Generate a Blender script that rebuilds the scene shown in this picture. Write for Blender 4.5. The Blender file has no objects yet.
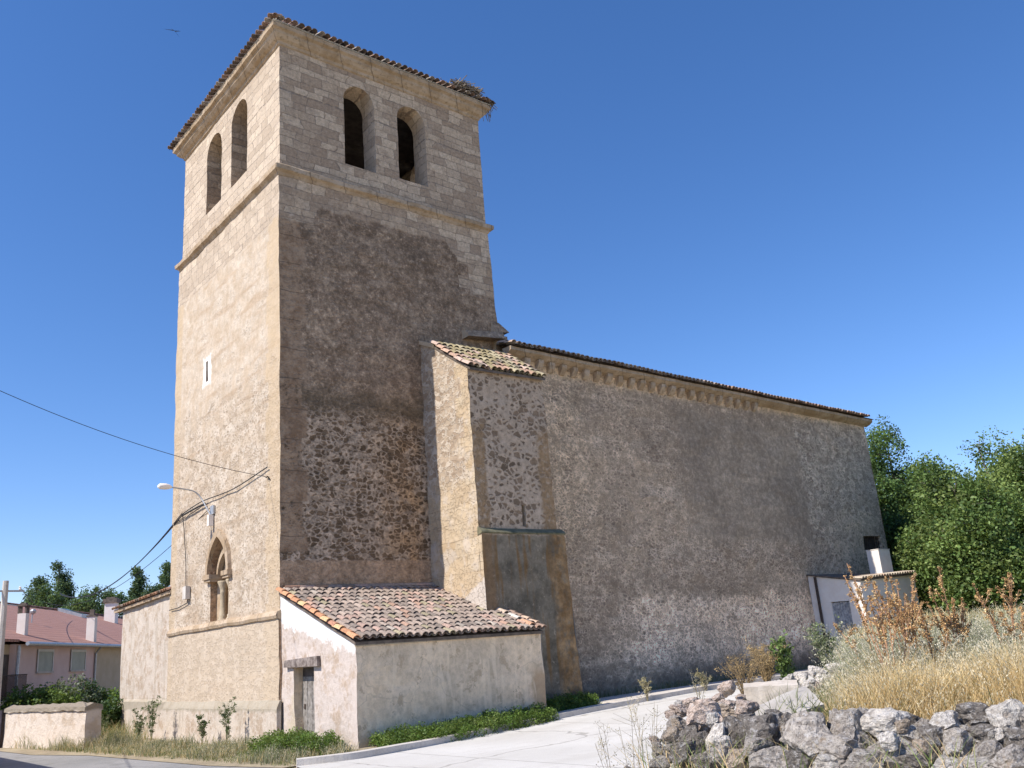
import bpy, bmesh, math, random
import numpy as np
from mathutils import Vector, Matrix, noise
from mathutils.geometry import delaunay_2d_cdt
PI = math.pi
rng = np.random.default_rng(7)
random.seed(7)
S = bpy.context.scene
COL = S.collection

# ---------------------------------------------------------------- camera, sky, sun, exposure
YAW, PITCH, ROLL = 0.8667009, 0.2849636, -0.0793409
CAM = Vector((-10.81, -22.99, 2.0))
cy, sy, cp, sp = math.cos(YAW), math.sin(YAW), math.cos(PITCH), math.sin(PITCH)
F = Vector((cy * cp, sy * cp, sp)); Rv = Vector((sy, -cy, 0)); Uv = Rv.cross(F)
R2 = Rv * math.cos(ROLL) + Uv * math.sin(ROLL)
U2 = -Rv * math.sin(ROLL) + Uv * math.cos(ROLL)
cd = bpy.data.cameras.new('camera')
cam = bpy.data.objects.new('camera', cd); COL.objects.link(cam)
M = Matrix((R2, U2, -F)).transposed().to_4x4(); M.translation = CAM
cam.matrix_world = M
cd.sensor_width = 36.0; cd.lens = 892.98 / 1024 * 36
cd.clip_start = 0.1; cd.clip_end = 20000
S.camera = cam

SUN_TO = Vector((-1.0, 0.131, 1.10)).normalized()
W = bpy.data.worlds.new('World'); S.world = W; W.use_nodes = True
wn = W.node_tree.nodes; wl = W.node_tree.links; wn.clear()
sky = wn.new('ShaderNodeTexSky'); sky.sky_type = 'NISHITA'; sky.sun_disc = False
sky.sun_elevation = math.asin(SUN_TO.z); sky.sun_rotation = math.atan2(SUN_TO.x, SUN_TO.y)
sky.altitude = 400; sky.air_density = 1.0; sky.dust_density = 0.2; sky.ozone_density = 4.2
bg = wn.new('ShaderNodeBackground'); bg.inputs['Strength'].default_value = 0.142
wo = wn.new('ShaderNodeOutputWorld')
hs = wn.new('ShaderNodeHueSaturation'); hs.inputs['Saturation'].default_value = 1.2; hs.inputs['Value'].default_value = 1.0
sg_ = wn.new('ShaderNodeMixRGB'); sg_.blend_type = 'MULTIPLY'; sg_.inputs[0].default_value = 1; sg_.inputs[2].default_value = (1.05, .93, 1.02, 1)   # the film's slightly violet blue
wl.new(sky.outputs[0], hs.inputs['Color']); wl.new(hs.outputs[0], sg_.inputs[1]); wl.new(sg_.outputs[0], bg.inputs[0]); wl.new(bg.outputs[0], wo.inputs[0])
sl = bpy.data.lights.new('sun', 'SUN'); sl.energy = 4.9; sl.angle = math.radians(0.55); sl.color = (1.0, 0.945, 0.87)
so = bpy.data.objects.new('sun', sl); COL.objects.link(so)
so.rotation_euler = SUN_TO.to_track_quat('Z', 'Y').to_euler(); so.location = SUN_TO * 60
S.view_settings.view_transform = 'Standard'; S.view_settings.look = 'None'
S.view_settings.exposure = 0.36; S.view_settings.gamma = 1.0
S.cycles.max_bounces = 6; S.cycles.diffuse_bounces = 4; S.cycles.transparent_max_bounces = 4

# ---------------------------------------------------------------- scene helpers
class MB:
    def __init__(s):
        s.v = []; s.f = []; s.c = []          # verts, faces, per-vertex colours
    def add(s, vs, fs, col=None):
        o = len(s.v)
        s.v.extend([tuple(p) for p in vs]); s.f.extend([tuple(i + o for i in f) for f in fs])
        s.c.extend([col if col else (1, 1, 1)] * len(vs))
    def box(s, x0, x1, y0, y1, z0, z1, col=None):
        s.add([(x0, y0, z0), (x1, y0, z0), (x1, y1, z0), (x0, y1, z0), (x0, y0, z1), (x1, y0, z1), (x1, y1, z1), (x0, y1, z1)],
              [(0, 3, 2, 1), (4, 5, 6, 7), (0, 1, 5, 4), (1, 2, 6, 5), (2, 3, 7, 6), (3, 0, 4, 7)], col)
    def bar(s, a, b, w, h, up=(0, 0, 1), col=None):
        a = Vector(a); b = Vector(b); d = (b - a).normalized(); up = Vector(up)
        r = d.cross(up)
        if r.length < 1e-4: r = d.cross(Vector((0, 1, 0)))
        r.normalize(); u = r.cross(d)
        vs = []
        for p in (a, b):
            for i, j in ((-1, -1), (1, -1), (1, 1), (-1, 1)): vs.append(p + r * (i * w / 2) + u * (j * h / 2))
        s.add(vs, [(0, 1, 2, 3), (7, 6, 5, 4), (0, 4, 5, 1), (1, 5, 6, 2), (2, 6, 7, 3), (3, 7, 4, 0)], col)
    def tube(s, pts, rad, n=6, col=None, cap=True):
        pts = [Vector(p) for p in pts]
        if not hasattr(rad, '__len__'): rad = [rad] * len(pts)
        vs = []; prev = None
        for i, p in enumerate(pts):
            d = (pts[min(i + 1, len(pts) - 1)] - pts[max(i - 1, 0)]).normalized()
            if prev is None:
                r = d.orthogonal().normalized()
            else:
                r = (prev - d * prev.dot(d)).normalized()
            prev = r; u = d.cross(r)
            for k in range(n):
                a = 2 * PI * k / n; vs.append(p + (r * math.cos(a) + u * math.sin(a)) * rad[i])
        fs = []
        for i in range(len(pts) - 1):
            for k in range(n):
                k2 = (k + 1) % n; fs.append((i * n + k, i * n + k2, (i + 1) * n + k2, (i + 1) * n + k))
        if cap:
            fs.append(tuple(range(n - 1, -1, -1))); fs.append(tuple((len(pts) - 1) * n + k for k in range(n)))
        s.add(vs, fs, col)
    def lathe(s, prof, c, n=12, col=None):            # prof: (r,z)
        vs = []; fs = []
        for r, z in prof:
            for k in range(n):
                a = 2 * PI * k / n; vs.append((c[0] + r * math.cos(a), c[1] + r * math.sin(a), c[2] + z))
        for i in range(len(prof) - 1):
            for k in range(n):
                k2 = (k + 1) % n; fs.append((i * n + k, i * n + k2, (i + 1) * n + k2, (i + 1) * n + k))
        fs.append(tuple(range(n - 1, -1, -1))); fs.append(tuple((len(prof) - 1) * n + k for k in range(n)))
        s.add(vs, fs, col)
    def ring(s, x0, x1, y0, y1, prof, step=0.5, amp=0.0):  # mitred moulding round a rectangle; prof (offset,z)
        pts = []
        def seg(a, b):
            n = max(1, int((Vector(b[:2]) - Vector(a[:2])).length / step))
            for i in range(n): t = i / n; pts.append((a[0] + (b[0] - a[0]) * t, a[1] + (b[1] - a[1]) * t, a[2] + (b[2] - a[2]) * t, a[3] + (b[3] - a[3]) * t))
        c = [(x0, y0, -1, -1), (x1, y0, 1, -1), (x1, y1, 1, 1), (x0, y1, -1, 1)]
        for i in range(4):
            a = c[i]; b = c[(i + 1) % 4]
            # outward direction on this side
            seg(a, b)
        n = len(pts); vs = []
        for (x, y, ox, oy) in pts:
            on_x = abs(x - x0) < 1e-6 or abs(x - x1) < 1e-6; on_y = abs(y - y0) < 1e-6 or abs(y - y1) < 1e-6
            ax = (-1 if abs(x - x0) < 1e-6 else 1) if on_x else 0
            ay = (-1 if abs(y - y0) < 1e-6 else 1) if on_y else 0
            for o, z in prof:
                p = Vector((x + ax * o, y + ay * o, z))
                if amp: p += noise.noise_vector(p * 1.9) * amp + noise.noise_vector(p * 6) * amp * .5
                vs.append(p)
        m = len(prof); fs = []
        for i in range(n):
            j = (i + 1) % n
            for k in range(m - 1): fs.append((i * m + k, j * m + k, j * m + k + 1, i * m + k + 1))
        s.add(vs, fs)
    def build(s, name, mat, parent=None, smooth=False, colors=False, local=False):
        me = bpy.data.meshes.new(name)
        me.from_pydata(s.v, [], s.f)
        if colors:
            a = me.color_attributes.new('col', 'FLOAT_COLOR', 'POINT')
            arr = np.ones((len(s.v), 4), np.float32); arr[:, :3] = np.array(s.c, np.float32)
            a.data.foreach_set('color', arr.ravel())
        if smooth: me.polygons.foreach_set('use_smooth', [True] * len(me.polygons))
        me.materials.append(mat); me.update()
        o = bpy.data.objects.new(name, me); COL.objects.link(o)
        if parent:
            o.parent = parent
            if parent.type == 'EMPTY' and not local: o.location = -parent.location    # mesh data is in world metres
        return o

def raw_mesh(name, V, Fq, mat, cols=None, parent=None, smooth=False):
    """numpy mesh: V (n,3), Fq (m,k)"""
    me = bpy.data.meshes.new(name); n, m, k = len(V), len(Fq), Fq.shape[1]
    me.vertices.add(n); me.vertices.foreach_set('co', np.ascontiguousarray(V, np.float32).ravel())
    me.loops.add(m * k); me.loops.foreach_set('vertex_index', np.ascontiguousarray(Fq, np.int32).ravel())
    me.polygons.add(m); me.polygons.foreach_set('loop_start', np.arange(0, m * k, k, dtype=np.int32))
    me.polygons.foreach_set('loop_total', np.full(m, k, np.int32))
    if smooth: me.polygons.foreach_set('use_smooth', np.ones(m, bool))
    me.update(calc_edges=True)
    if cols is not None:
        a = me.color_attributes.new('col', 'FLOAT_COLOR', 'POINT')
        arr = np.ones((n, 4), np.float32); arr[:, :3] = cols; a.data.foreach_set('color', arr.ravel())
    me.materials.append(mat)
    o = bpy.data.objects.new(name, me); COL.objects.link(o)
    if parent: o.parent = parent
    return o

def tag(o, label=None, cat=None, group=None, kind=None):
    if label: o['label'] = label
    if cat: o['category'] = cat
    if group: o['group'] = group
    if kind: o['kind'] = kind
    return o
def thing(name, label, cat, loc=(0, 0, 0), group=None, rz=0):
    o = bpy.data.objects.new(name, None); COL.objects.link(o); o.location = loc; o.rotation_euler = (0, 0, rz)
    o.empty_display_size = .3
    return tag(o, label, cat, group)
def copy_tree(o, parent=None):
    c = o.copy(); COL.objects.link(c); c.parent = parent
    for ch in list(o.children): copy_tree(ch, c)
    return c
def jit(p, amp):
    p = Vector(p); return p + noise.noise_vector(p * 1.3) * amp + noise.noise_vector(p * 4.1) * amp * .5

def panel(mb, axis, const, outer, holes=(), step=.25, amp=.02, depth=0, flip=False, depths=None):
    """vertical wall panel in plane x=const (u=y) or y=const (u=x), holes open inward by depth"""
    vs = []; es = []
    def loop(pl):
        dense = []
        for i in range(len(pl)):
            a = Vector(pl[i]); b = Vector(pl[(i + 1) % len(pl)]); n = max(1, int(round((b - a).length / step)))
            for k in range(n): dense.append(a + (b - a) * (k / n))
        o = len(vs); vs.extend(dense); es.extend([(o + i, o + (i + 1) % len(dense)) for i in range(len(dense))])
        return dense
    from mathutils.geometry import intersect_point_tri_2d
    def inside(p, pl):
        c = False; n = len(pl); j = n - 1
        for i in range(n):
            if (pl[i][1] > p[1]) != (pl[j][1] > p[1]) and p[0] < (pl[j][0] - pl[i][0]) * (p[1] - pl[i][1]) / (pl[j][1] - pl[i][1]) + pl[i][0]: c = not c
            j = i
        return c
    od = loop(outer); hd = [loop(h) for h in holes]
    us = [p[0] for p in outer]; ws = [p[1] for p in outer]
    u = min(us) + step * .5
    while u < max(us):
        w = min(ws) + step * .5
        while w < max(ws):
            p = Vector((u + random.uniform(-.2, .2) * step, w + random.uniform(-.2, .2) * step))
            if inside(p, outer) and not any(inside(p, h) for h in holes):
                if min((p - q).length for q in od) > step * .35 and all(min((p - q).length for q in h) > step * .35 for h in hd): vs.append(p)
            w += step
        u += step
    r = delaunay_2d_cdt(vs, es, [], 0, 1e-6)
    V2, F2 = r[0], r[2]
    keep = []
    for f in F2:
        c = sum((V2[i] for i in f), Vector((0, 0))) / len(f)
        if inside(c, outer) and not any(inside(c, h) for h in holes):
            a, b, d = (V2[i] for i in f[:3])
            ccw = (b - a).cross(d - a) if hasattr((b - a), 'cross') else 0
            keep.append(tuple(f) if ccw > 0 else tuple(reversed(f)))
    fl = (axis == 'x') != flip
    def P(p, d=0):
        q = (const + d, p[0], p[1]) if axis == 'x' else (p[0], const + d, p[1])
        return jit(q, amp) if amp else Vector(q)
    mb.add([P(p) for p in V2], [tuple(reversed(f)) if fl else f for f in keep])
    for hi, h in enumerate(hd):
        dd = depths[hi] if depths else depth
        if not dd: continue
        n = len(h); vs2 = []
        for k in range(3):
            for p in h:
                q = P(p) ; off = dd * k / 2
                if axis == 'x': q.x += off
                else: q.y += off
                vs2.append(q)
        fs = []
        for k in range(2):
            for i in range(n):
                j = (i + 1) % n; f = (k * n + i, k * n + j, (k + 1) * n + j, (k + 1) * n + i)
                fs.append(f)
        mb.add(vs2, fs)
def arch(u0, u1, z0, zs, n=10, pointed=0.0):
    """opening outline: sill z0, springing zs, round or pointed head"""
    pts = [(u0, z0), (u1, z0)]
    c = (u0 + u1) / 2; r = (u1 - u0) / 2
    if pointed:
        R = r * (1 + pointed)
        amax = math.acos((R - r) / R)
        for i in range(n + 1): a = amax * i / n; pts.append((u1 - R + R * math.cos(a), zs + R * math.sin(a)))
        for i in range(n - 1, -1, -1): a = amax * i / n; pts.append((u0 + R - R * math.cos(a), zs + R * math.sin(a)))
    else:
        for i in range(n + 1): a = PI * i / n; pts.append((c + r * math.cos(a), zs + r * math.sin(a)))
    return pts

# ---------------------------------------------------------------- material helpers
class G:
    def __init__(s, name):
        s.m = bpy.data.materials.new(name); s.m.use_nodes = True; s.t = s.m.node_tree
        s.t.nodes.clear(); s.out = s.t.nodes.new('ShaderNodeOutputMaterial')
    def n(s, ty, **kw):
        x = s.t.nodes.new('ShaderNode' + ty)
        for k, v in kw.items(): setattr(x, k, v)
        return x
    def put(s, sock, v):
        if v is None: return
        if isinstance(v, bpy.types.NodeSocket): s.t.links.new(v, sock)
        else:
            if hasattr(sock.default_value, '__len__'):
                if not hasattr(v, '__len__'): v = (v, v, v)
                v = tuple(v)
                if len(sock.default_value) == 4 and len(v) == 3: v = v + (1,)
            sock.default_value = v
    def pos(s): return s.n('TexCoord').outputs['Object']
    def sep(s, v):
        x = s.n('SeparateXYZ'); s.put(x.inputs[0], v); return x.outputs
    def comb(s, a, b, c):
        x = s.n('CombineXYZ'); s.put(x.inputs[0], a); s.put(x.inputs[1], b); s.put(x.inputs[2], c); return x.outputs[0]
    def ma(s, op, a, b=None, c=None, clamp=False):
        x = s.n('Math', operation=op, use_clamp=clamp)
        for i, v in enumerate((a, b, c)): s.put(x.inputs[i], v) if v is not None else None
        return x.outputs[0]
    def vm(s, op, a, b=None):
        x = s.n('VectorMath', operation=op); s.put(x.inputs[0], a); s.put(x.inputs[1], b)
        return x.outputs[0]
    def noise(s, v, sc, det=3, ro=.55, color=False, dist=0):
        x = s.n('TexNoise'); s.put(x.inputs['Vector'], v); x.inputs['Scale'].default_value = sc
        x.inputs['Detail'].default_value = det; x.inputs['Roughness'].default_value = ro; x.inputs['Distortion'].default_value = dist
        return x.outputs['Color' if color else 'Fac']
    def vor(s, v, sc, feat='F1', out='Distance', rnd=1.0):
        x = s.n('TexVoronoi', feature=feat); s.put(x.inputs['Vector'], v); x.inputs['Scale'].default_value = sc
        x.inputs['Randomness'].default_value = rnd
        return x.outputs[out]
    def mix(s, f, a, b, mode='MIX'):
        x = s.n('MixRGB', blend_type=mode); s.put(x.inputs[0], f); s.put(x.inputs[1], a); s.put(x.inputs[2], b); return x.outputs[0]
    def ss(s, x, a, b):                     # smoothstep mask 0..1 between a and b (a may exceed b)
        r = s.n('MapRange', interpolation_type='SMOOTHSTEP'); s.put(r.inputs[0], x)
        lo, hi, t0, t1 = (a, b, 0, 1) if (isinstance(a, bpy.types.NodeSocket) or isinstance(b, bpy.types.NodeSocket) or a <= b) else (b, a, 1, 0)
        s.put(r.inputs[1], lo); s.put(r.inputs[2], hi); r.inputs[3].default_value = t0; r.inputs[4].default_value = t1
        return r.outputs[0]
    def mul(s, a, b): return s.ma('MULTIPLY', a, b)
    def addn(s, a, b): return s.ma('ADD', a, b)
    def inv(s, a): return s.ma('SUBTRACT', 1.0, a)
    def warp(s, p, sc, amt):
        c = s.noise(p, sc, 2, color=True); x = s.n('VectorMath', operation='MULTIPLY_ADD')
        s.put(x.inputs[0], c); x.inputs[1].default_value = (amt,) * 3; s.put(x.inputs[2], p); return x.outputs[0]
    def attr(s, name='col'):
        return s.n('Attribute', attribute_name=name).outputs['Color']
    def bump(s, h, st, dist=.03, normal=None):
        x = s.n('Bump'); x.inputs['Strength'].default_value = st; x.inputs['Distance'].default_value = dist
        s.put(x.inputs['Height'], h); s.put(x.inputs['Normal'], normal) if normal is not None else None
        return x.outputs[0]
    def done(s, col, rough=.9, nor=None, metal=0, spec=.25):
        b = s.n('BsdfPrincipled'); s.put(b.inputs['Base Color'], col); s.put(b.inputs['Roughness'], rough)
        b.inputs['Metallic'].default_value = metal; b.inputs['Specular IOR Level'].default_value = spec
        if nor is not None: s.put(b.inputs['Normal'], nor)
        s.t.links.new(b.outputs[0], s.out.inputs[0]); return s.m
    def tint(s, col, k): return s.vm('MULTIPLY', col, k)
    def mottle(s, col, p, sc, lo, hi):
        f = s.ss(s.noise(p, sc, 6, .8), .32, .68)
        return s.mix(f, s.tint(col, (lo, lo, lo * .98)), s.tint(col, (hi, hi, hi)))
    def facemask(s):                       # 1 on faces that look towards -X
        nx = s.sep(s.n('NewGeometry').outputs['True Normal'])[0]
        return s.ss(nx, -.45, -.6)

def stones(g, p, sc, lo=.30, hi=.42):
    """rubble: returns (stone mask, per stone grey)"""
    w = g.warp(g.warp(p, sc * .9, .5 / sc), sc * 3.1, .30 / sc)
    e = g.vor(w, sc, 'DISTANCE_TO_EDGE'); c = g.vor(w, sc, out='Color')
    r = g.sep(c)
    e = g.addn(e, g.mul(g.ma('SUBTRACT', r[0], .62), .30))      # some stones stay under the mortar, sizes vary
    e = g.addn(e, g.mul(g.ma('SUBTRACT', g.noise(p, sc * 3.5, 4, .75), .5), .42)); e = g.addn(e, g.mul(g.ma('SUBTRACT', g.noise(p, sc * .22, 3), .5), .45))
    return g.ss(e, lo, hi), r[1]
def ashlar(g, p, bw=.52, rh=.285, joint=.012):
    x, y, z = g.sep(g.warp(g.warp(p, .8, .16), 3.5, .05))[:3]
    z = g.addn(z, g.mul(g.noise(g.comb(0, 0, z), 1.7, 2), .55)); u = g.addn(g.ma('SUBTRACT', x, y), g.mul(g.noise(p, .9, 2), .7))
    b = g.n('TexBrick'); g.put(b.inputs['Vector'], g.comb(u, z, 0))
    b.inputs['Color1'].default_value = (0, 0, 0, 1); b.inputs['Color2'].default_value = (1, 1, 1, 1); b.inputs['Mortar'].default_value = (.5, .5, .5, 1)
    b.inputs['Scale'].default_value = 1; b.inputs['Mortar Size'].default_value = joint; b.inputs['Mortar Smooth'].default_value = .3
    b.inputs['Brick Width'].default_value = bw; b.inputs['Row Height'].default_value = rh; b.offset = .43; b.squash = 1.35; b.squash_frequency = 3
    return b.outputs['Fac'], g.sep(b.outputs['Color'])[0]

def tower_mat():
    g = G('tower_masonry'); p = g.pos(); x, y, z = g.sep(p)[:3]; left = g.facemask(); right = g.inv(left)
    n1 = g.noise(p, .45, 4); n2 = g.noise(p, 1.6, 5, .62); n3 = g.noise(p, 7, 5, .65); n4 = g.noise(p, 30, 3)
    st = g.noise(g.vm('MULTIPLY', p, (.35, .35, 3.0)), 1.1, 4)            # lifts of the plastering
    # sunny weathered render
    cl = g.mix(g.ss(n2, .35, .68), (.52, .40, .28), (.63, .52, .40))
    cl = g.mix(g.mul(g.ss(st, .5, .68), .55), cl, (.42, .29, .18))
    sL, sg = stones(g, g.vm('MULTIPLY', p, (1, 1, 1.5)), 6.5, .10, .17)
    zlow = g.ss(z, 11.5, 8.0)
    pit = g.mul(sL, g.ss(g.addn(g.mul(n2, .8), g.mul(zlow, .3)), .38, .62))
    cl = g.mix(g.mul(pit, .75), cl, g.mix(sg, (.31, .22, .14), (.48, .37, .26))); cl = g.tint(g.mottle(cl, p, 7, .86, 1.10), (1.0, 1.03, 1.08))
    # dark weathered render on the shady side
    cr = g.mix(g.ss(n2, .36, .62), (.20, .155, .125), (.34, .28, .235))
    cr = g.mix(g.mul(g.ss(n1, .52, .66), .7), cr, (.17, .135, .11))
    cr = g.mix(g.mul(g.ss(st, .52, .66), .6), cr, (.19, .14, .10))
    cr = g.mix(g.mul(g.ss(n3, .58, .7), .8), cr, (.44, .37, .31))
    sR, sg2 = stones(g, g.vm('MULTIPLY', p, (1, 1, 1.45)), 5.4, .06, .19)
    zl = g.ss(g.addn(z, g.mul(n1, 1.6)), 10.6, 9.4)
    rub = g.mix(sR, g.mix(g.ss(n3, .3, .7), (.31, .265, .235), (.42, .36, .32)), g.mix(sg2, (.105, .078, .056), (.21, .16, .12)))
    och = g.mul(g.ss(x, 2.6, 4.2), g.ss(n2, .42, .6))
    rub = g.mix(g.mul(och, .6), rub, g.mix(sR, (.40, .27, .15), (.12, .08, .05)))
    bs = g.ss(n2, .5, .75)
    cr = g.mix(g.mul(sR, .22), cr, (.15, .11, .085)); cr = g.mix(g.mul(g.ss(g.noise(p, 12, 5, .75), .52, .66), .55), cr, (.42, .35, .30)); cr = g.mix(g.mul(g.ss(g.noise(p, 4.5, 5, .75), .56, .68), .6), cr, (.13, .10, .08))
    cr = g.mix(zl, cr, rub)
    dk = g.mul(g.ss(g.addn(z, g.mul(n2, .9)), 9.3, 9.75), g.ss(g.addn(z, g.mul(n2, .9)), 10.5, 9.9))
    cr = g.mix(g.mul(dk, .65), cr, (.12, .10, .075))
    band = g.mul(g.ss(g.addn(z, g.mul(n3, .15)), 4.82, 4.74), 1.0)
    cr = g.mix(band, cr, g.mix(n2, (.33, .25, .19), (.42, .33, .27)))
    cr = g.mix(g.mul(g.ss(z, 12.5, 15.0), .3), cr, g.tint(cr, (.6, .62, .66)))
    cr = g.tint(g.mottle(g.mottle(cr, p, 7, .62, 1.36), p, 1.9, .84, 1.16), (1.30, 1.13, .90)); col = g.mix(left, cr, cl)  # warm gain on the shady face puts missing fill light into its colour
    # quoins
    blk = g.ma('GREATER_THAN', g.ma('FRACT', g.ma('MULTIPLY', z, .55)), .5)
    qw = g.ma('MULTIPLY_ADD', blk, .16, .52)
    qr = g.mul(right, g.mul(g.ss(g.ma('SUBTRACT', x, g.addn(qw, g.mul(n3, .16))), .06, -.02), g.ss(z, 4.9, 5.0)))
    col = g.mix(g.mul(qr, g.ss(g.addn(n3, g.mul(blk, .12)), .34, .5)), col, g.mix(g.ss(g.addn(g.mul(n2, .6), g.mul(n3, .4)), .38, .62), (.27, .17, .10), (.46, .32, .205)))
    qk = g.ss(g.ma('ABSOLUTE', g.ma('SUBTRACT', g.ma('FRACT', g.addn(g.mul(z, 1.1), g.mul(n2, .15))), .5)), .475, .495); col = g.mix(g.mul(g.mul(qr, qk), .6), col, (.10, .075, .055))
    ql = g.mul(left, g.addn(g.ss(g.ma('SUBTRACT', y, g.addn(qw, g.mul(n3, .3))), .12, -.05), g.ss(y, 7.9, 8.1)))
    qj = g.ss(g.ma('ABSOLUTE', g.ma('SUBTRACT', g.ma('FRACT', g.ma('MULTIPLY', z, 1.8)), .5)), .47, .5)
    qc = g.mix(n2, (.56, .43, .27), (.52, .38, .24)); qc = g.mix(g.mul(qj, .5), qc, (.33, .22, .13))
    col = g.mix(g.mul(ql, .6), col, qc)
    # lower left band under the ledge
    lowl = g.mul(left, g.ss(z, 3.32, 3.26))
    col = g.mix(g.mul(lowl, .55), col, g.mix(n2, (.64, .53, .40), (.56, .44, .315)))
    # ashlar at the top and under the string course
    jf, jb = ashlar(g, p)
    jf = g.mul(jf, g.ss(n3, .36, .56)); jb = g.addn(g.mul(jb, .55), g.mul(n2, .45)); ca = g.mix(g.ss(jb, .25, .75), (.34, .275, .225), (.55, .475, .40))
    ca = g.mix(g.mul(g.ss(n2, .45, .66), .6), ca, (.33, .265, .22))
    ca = g.mix(g.mul(g.ss(n3, .55, .7), .5), ca, (.56, .50, .44))
    ca = g.mottle(g.tint(ca, (1.22, 1.09, .90)), p, 9, .74, 1.22); ca = g.mix(g.mul(left, .55), ca, g.mix(jb, (.52, .43, .33), (.62, .54, .45)))
    ca = g.mix(g.mul(jf, .6), ca, (.20, .16, .13)); ca = g.mix(g.mul(g.ss(g.noise(p, 14, 4, .7), .56, .66), .45), ca, (.25, .20, .165))
    mid = g.mul(g.ss(g.addn(x, g.mul(n2, .8)), 1.5, 1.7), g.ss(g.addn(x, g.mul(n2, 1.5)), 7.2, 6.9))
    edge = g.mul(right, g.ss(g.addn(x, g.mul(g.ma('GREATER_THAN', g.ma('FRACT', g.mul(z, 1.1)), .5), .45)), 7.05, 7.1))
    zb = g.ma('MULTIPLY_ADD', edge, -1.1, g.ma('MULTIPLY_ADD', g.mul(mid, right), .62, 15.05))
    am = g.ss(g.ma('SUBTRACT', g.addn(z, g.mul(n2, .5)), g.addn(zb, .25)), -.06, .06)
    col = g.mix(am, col, ca)
    sd = g.ma('MAXIMUM', g.ma('ABSOLUTE', g.mul(g.ma('SUBTRACT', y, 5.58), 1.45)), g.ma('ABSOLUTE', g.ma('SUBTRACT', z, 11.72)))
    col = g.mix(g.mul(left, g.ss(g.addn(sd, g.mul(g.ma('SUBTRACT', n3, .5), .5)), .58, .46)), col, (.80, .74, .67))
    # dark base and fine dark speckle all over
    col = g.mix(g.mul(g.ss(g.addn(z, g.mul(n2, .5)), .9, .25), .4), col, (.36, .28, .21))
    col = g.mix(g.mul(n4, .35), col, g.mix(.5, col, (.12, .09, .07)))
    rg = g.mix(am, sR, 0)
    h = g.addn(g.addn(g.mul(n3, .5), g.mul(n4, .22)), g.addn(g.mul(g.mul(g.sep(rg)[0], right), -.35), g.mul(pit, -.4)))
    h = g.addn(h, g.mul(g.mul(jf, am), -.9))
    return g.done(col, .93, g.bump(h, .75, .05))

def stone_trim_mat(name, a, b, stain=(.22, .19, .13)):
    g = G(name); p = g.pos(); n2 = g.noise(p, 1.7, 5, .62); n3 = g.noise(p, 9, 4); n4 = g.noise(p, 40, 2)
    x, y, z = g.sep(p)[:3]
    u = g.ma('SUBTRACT', x, y)
    j = g.ss(g.ma('ABSOLUTE', g.ma('SUBTRACT', g.ma('FRACT', g.addn(g.mul(u, .83), g.mul(n2, .12))), .5)), .485, .495)
    c = g.mix(g.ss(n2, .35, .65), a, b); c = g.mix(g.mul(g.ss(n3, .52, .66), .6), c, stain)
    c = g.mix(g.mul(j, .7), c, (.12, .09, .07))
    h = g.addn(g.mul(n3, .6), g.addn(g.mul(n4, .3), g.mul(j, -.8)))
    return g.done(c, .92, g.bump(h, .6, .04))

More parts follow.
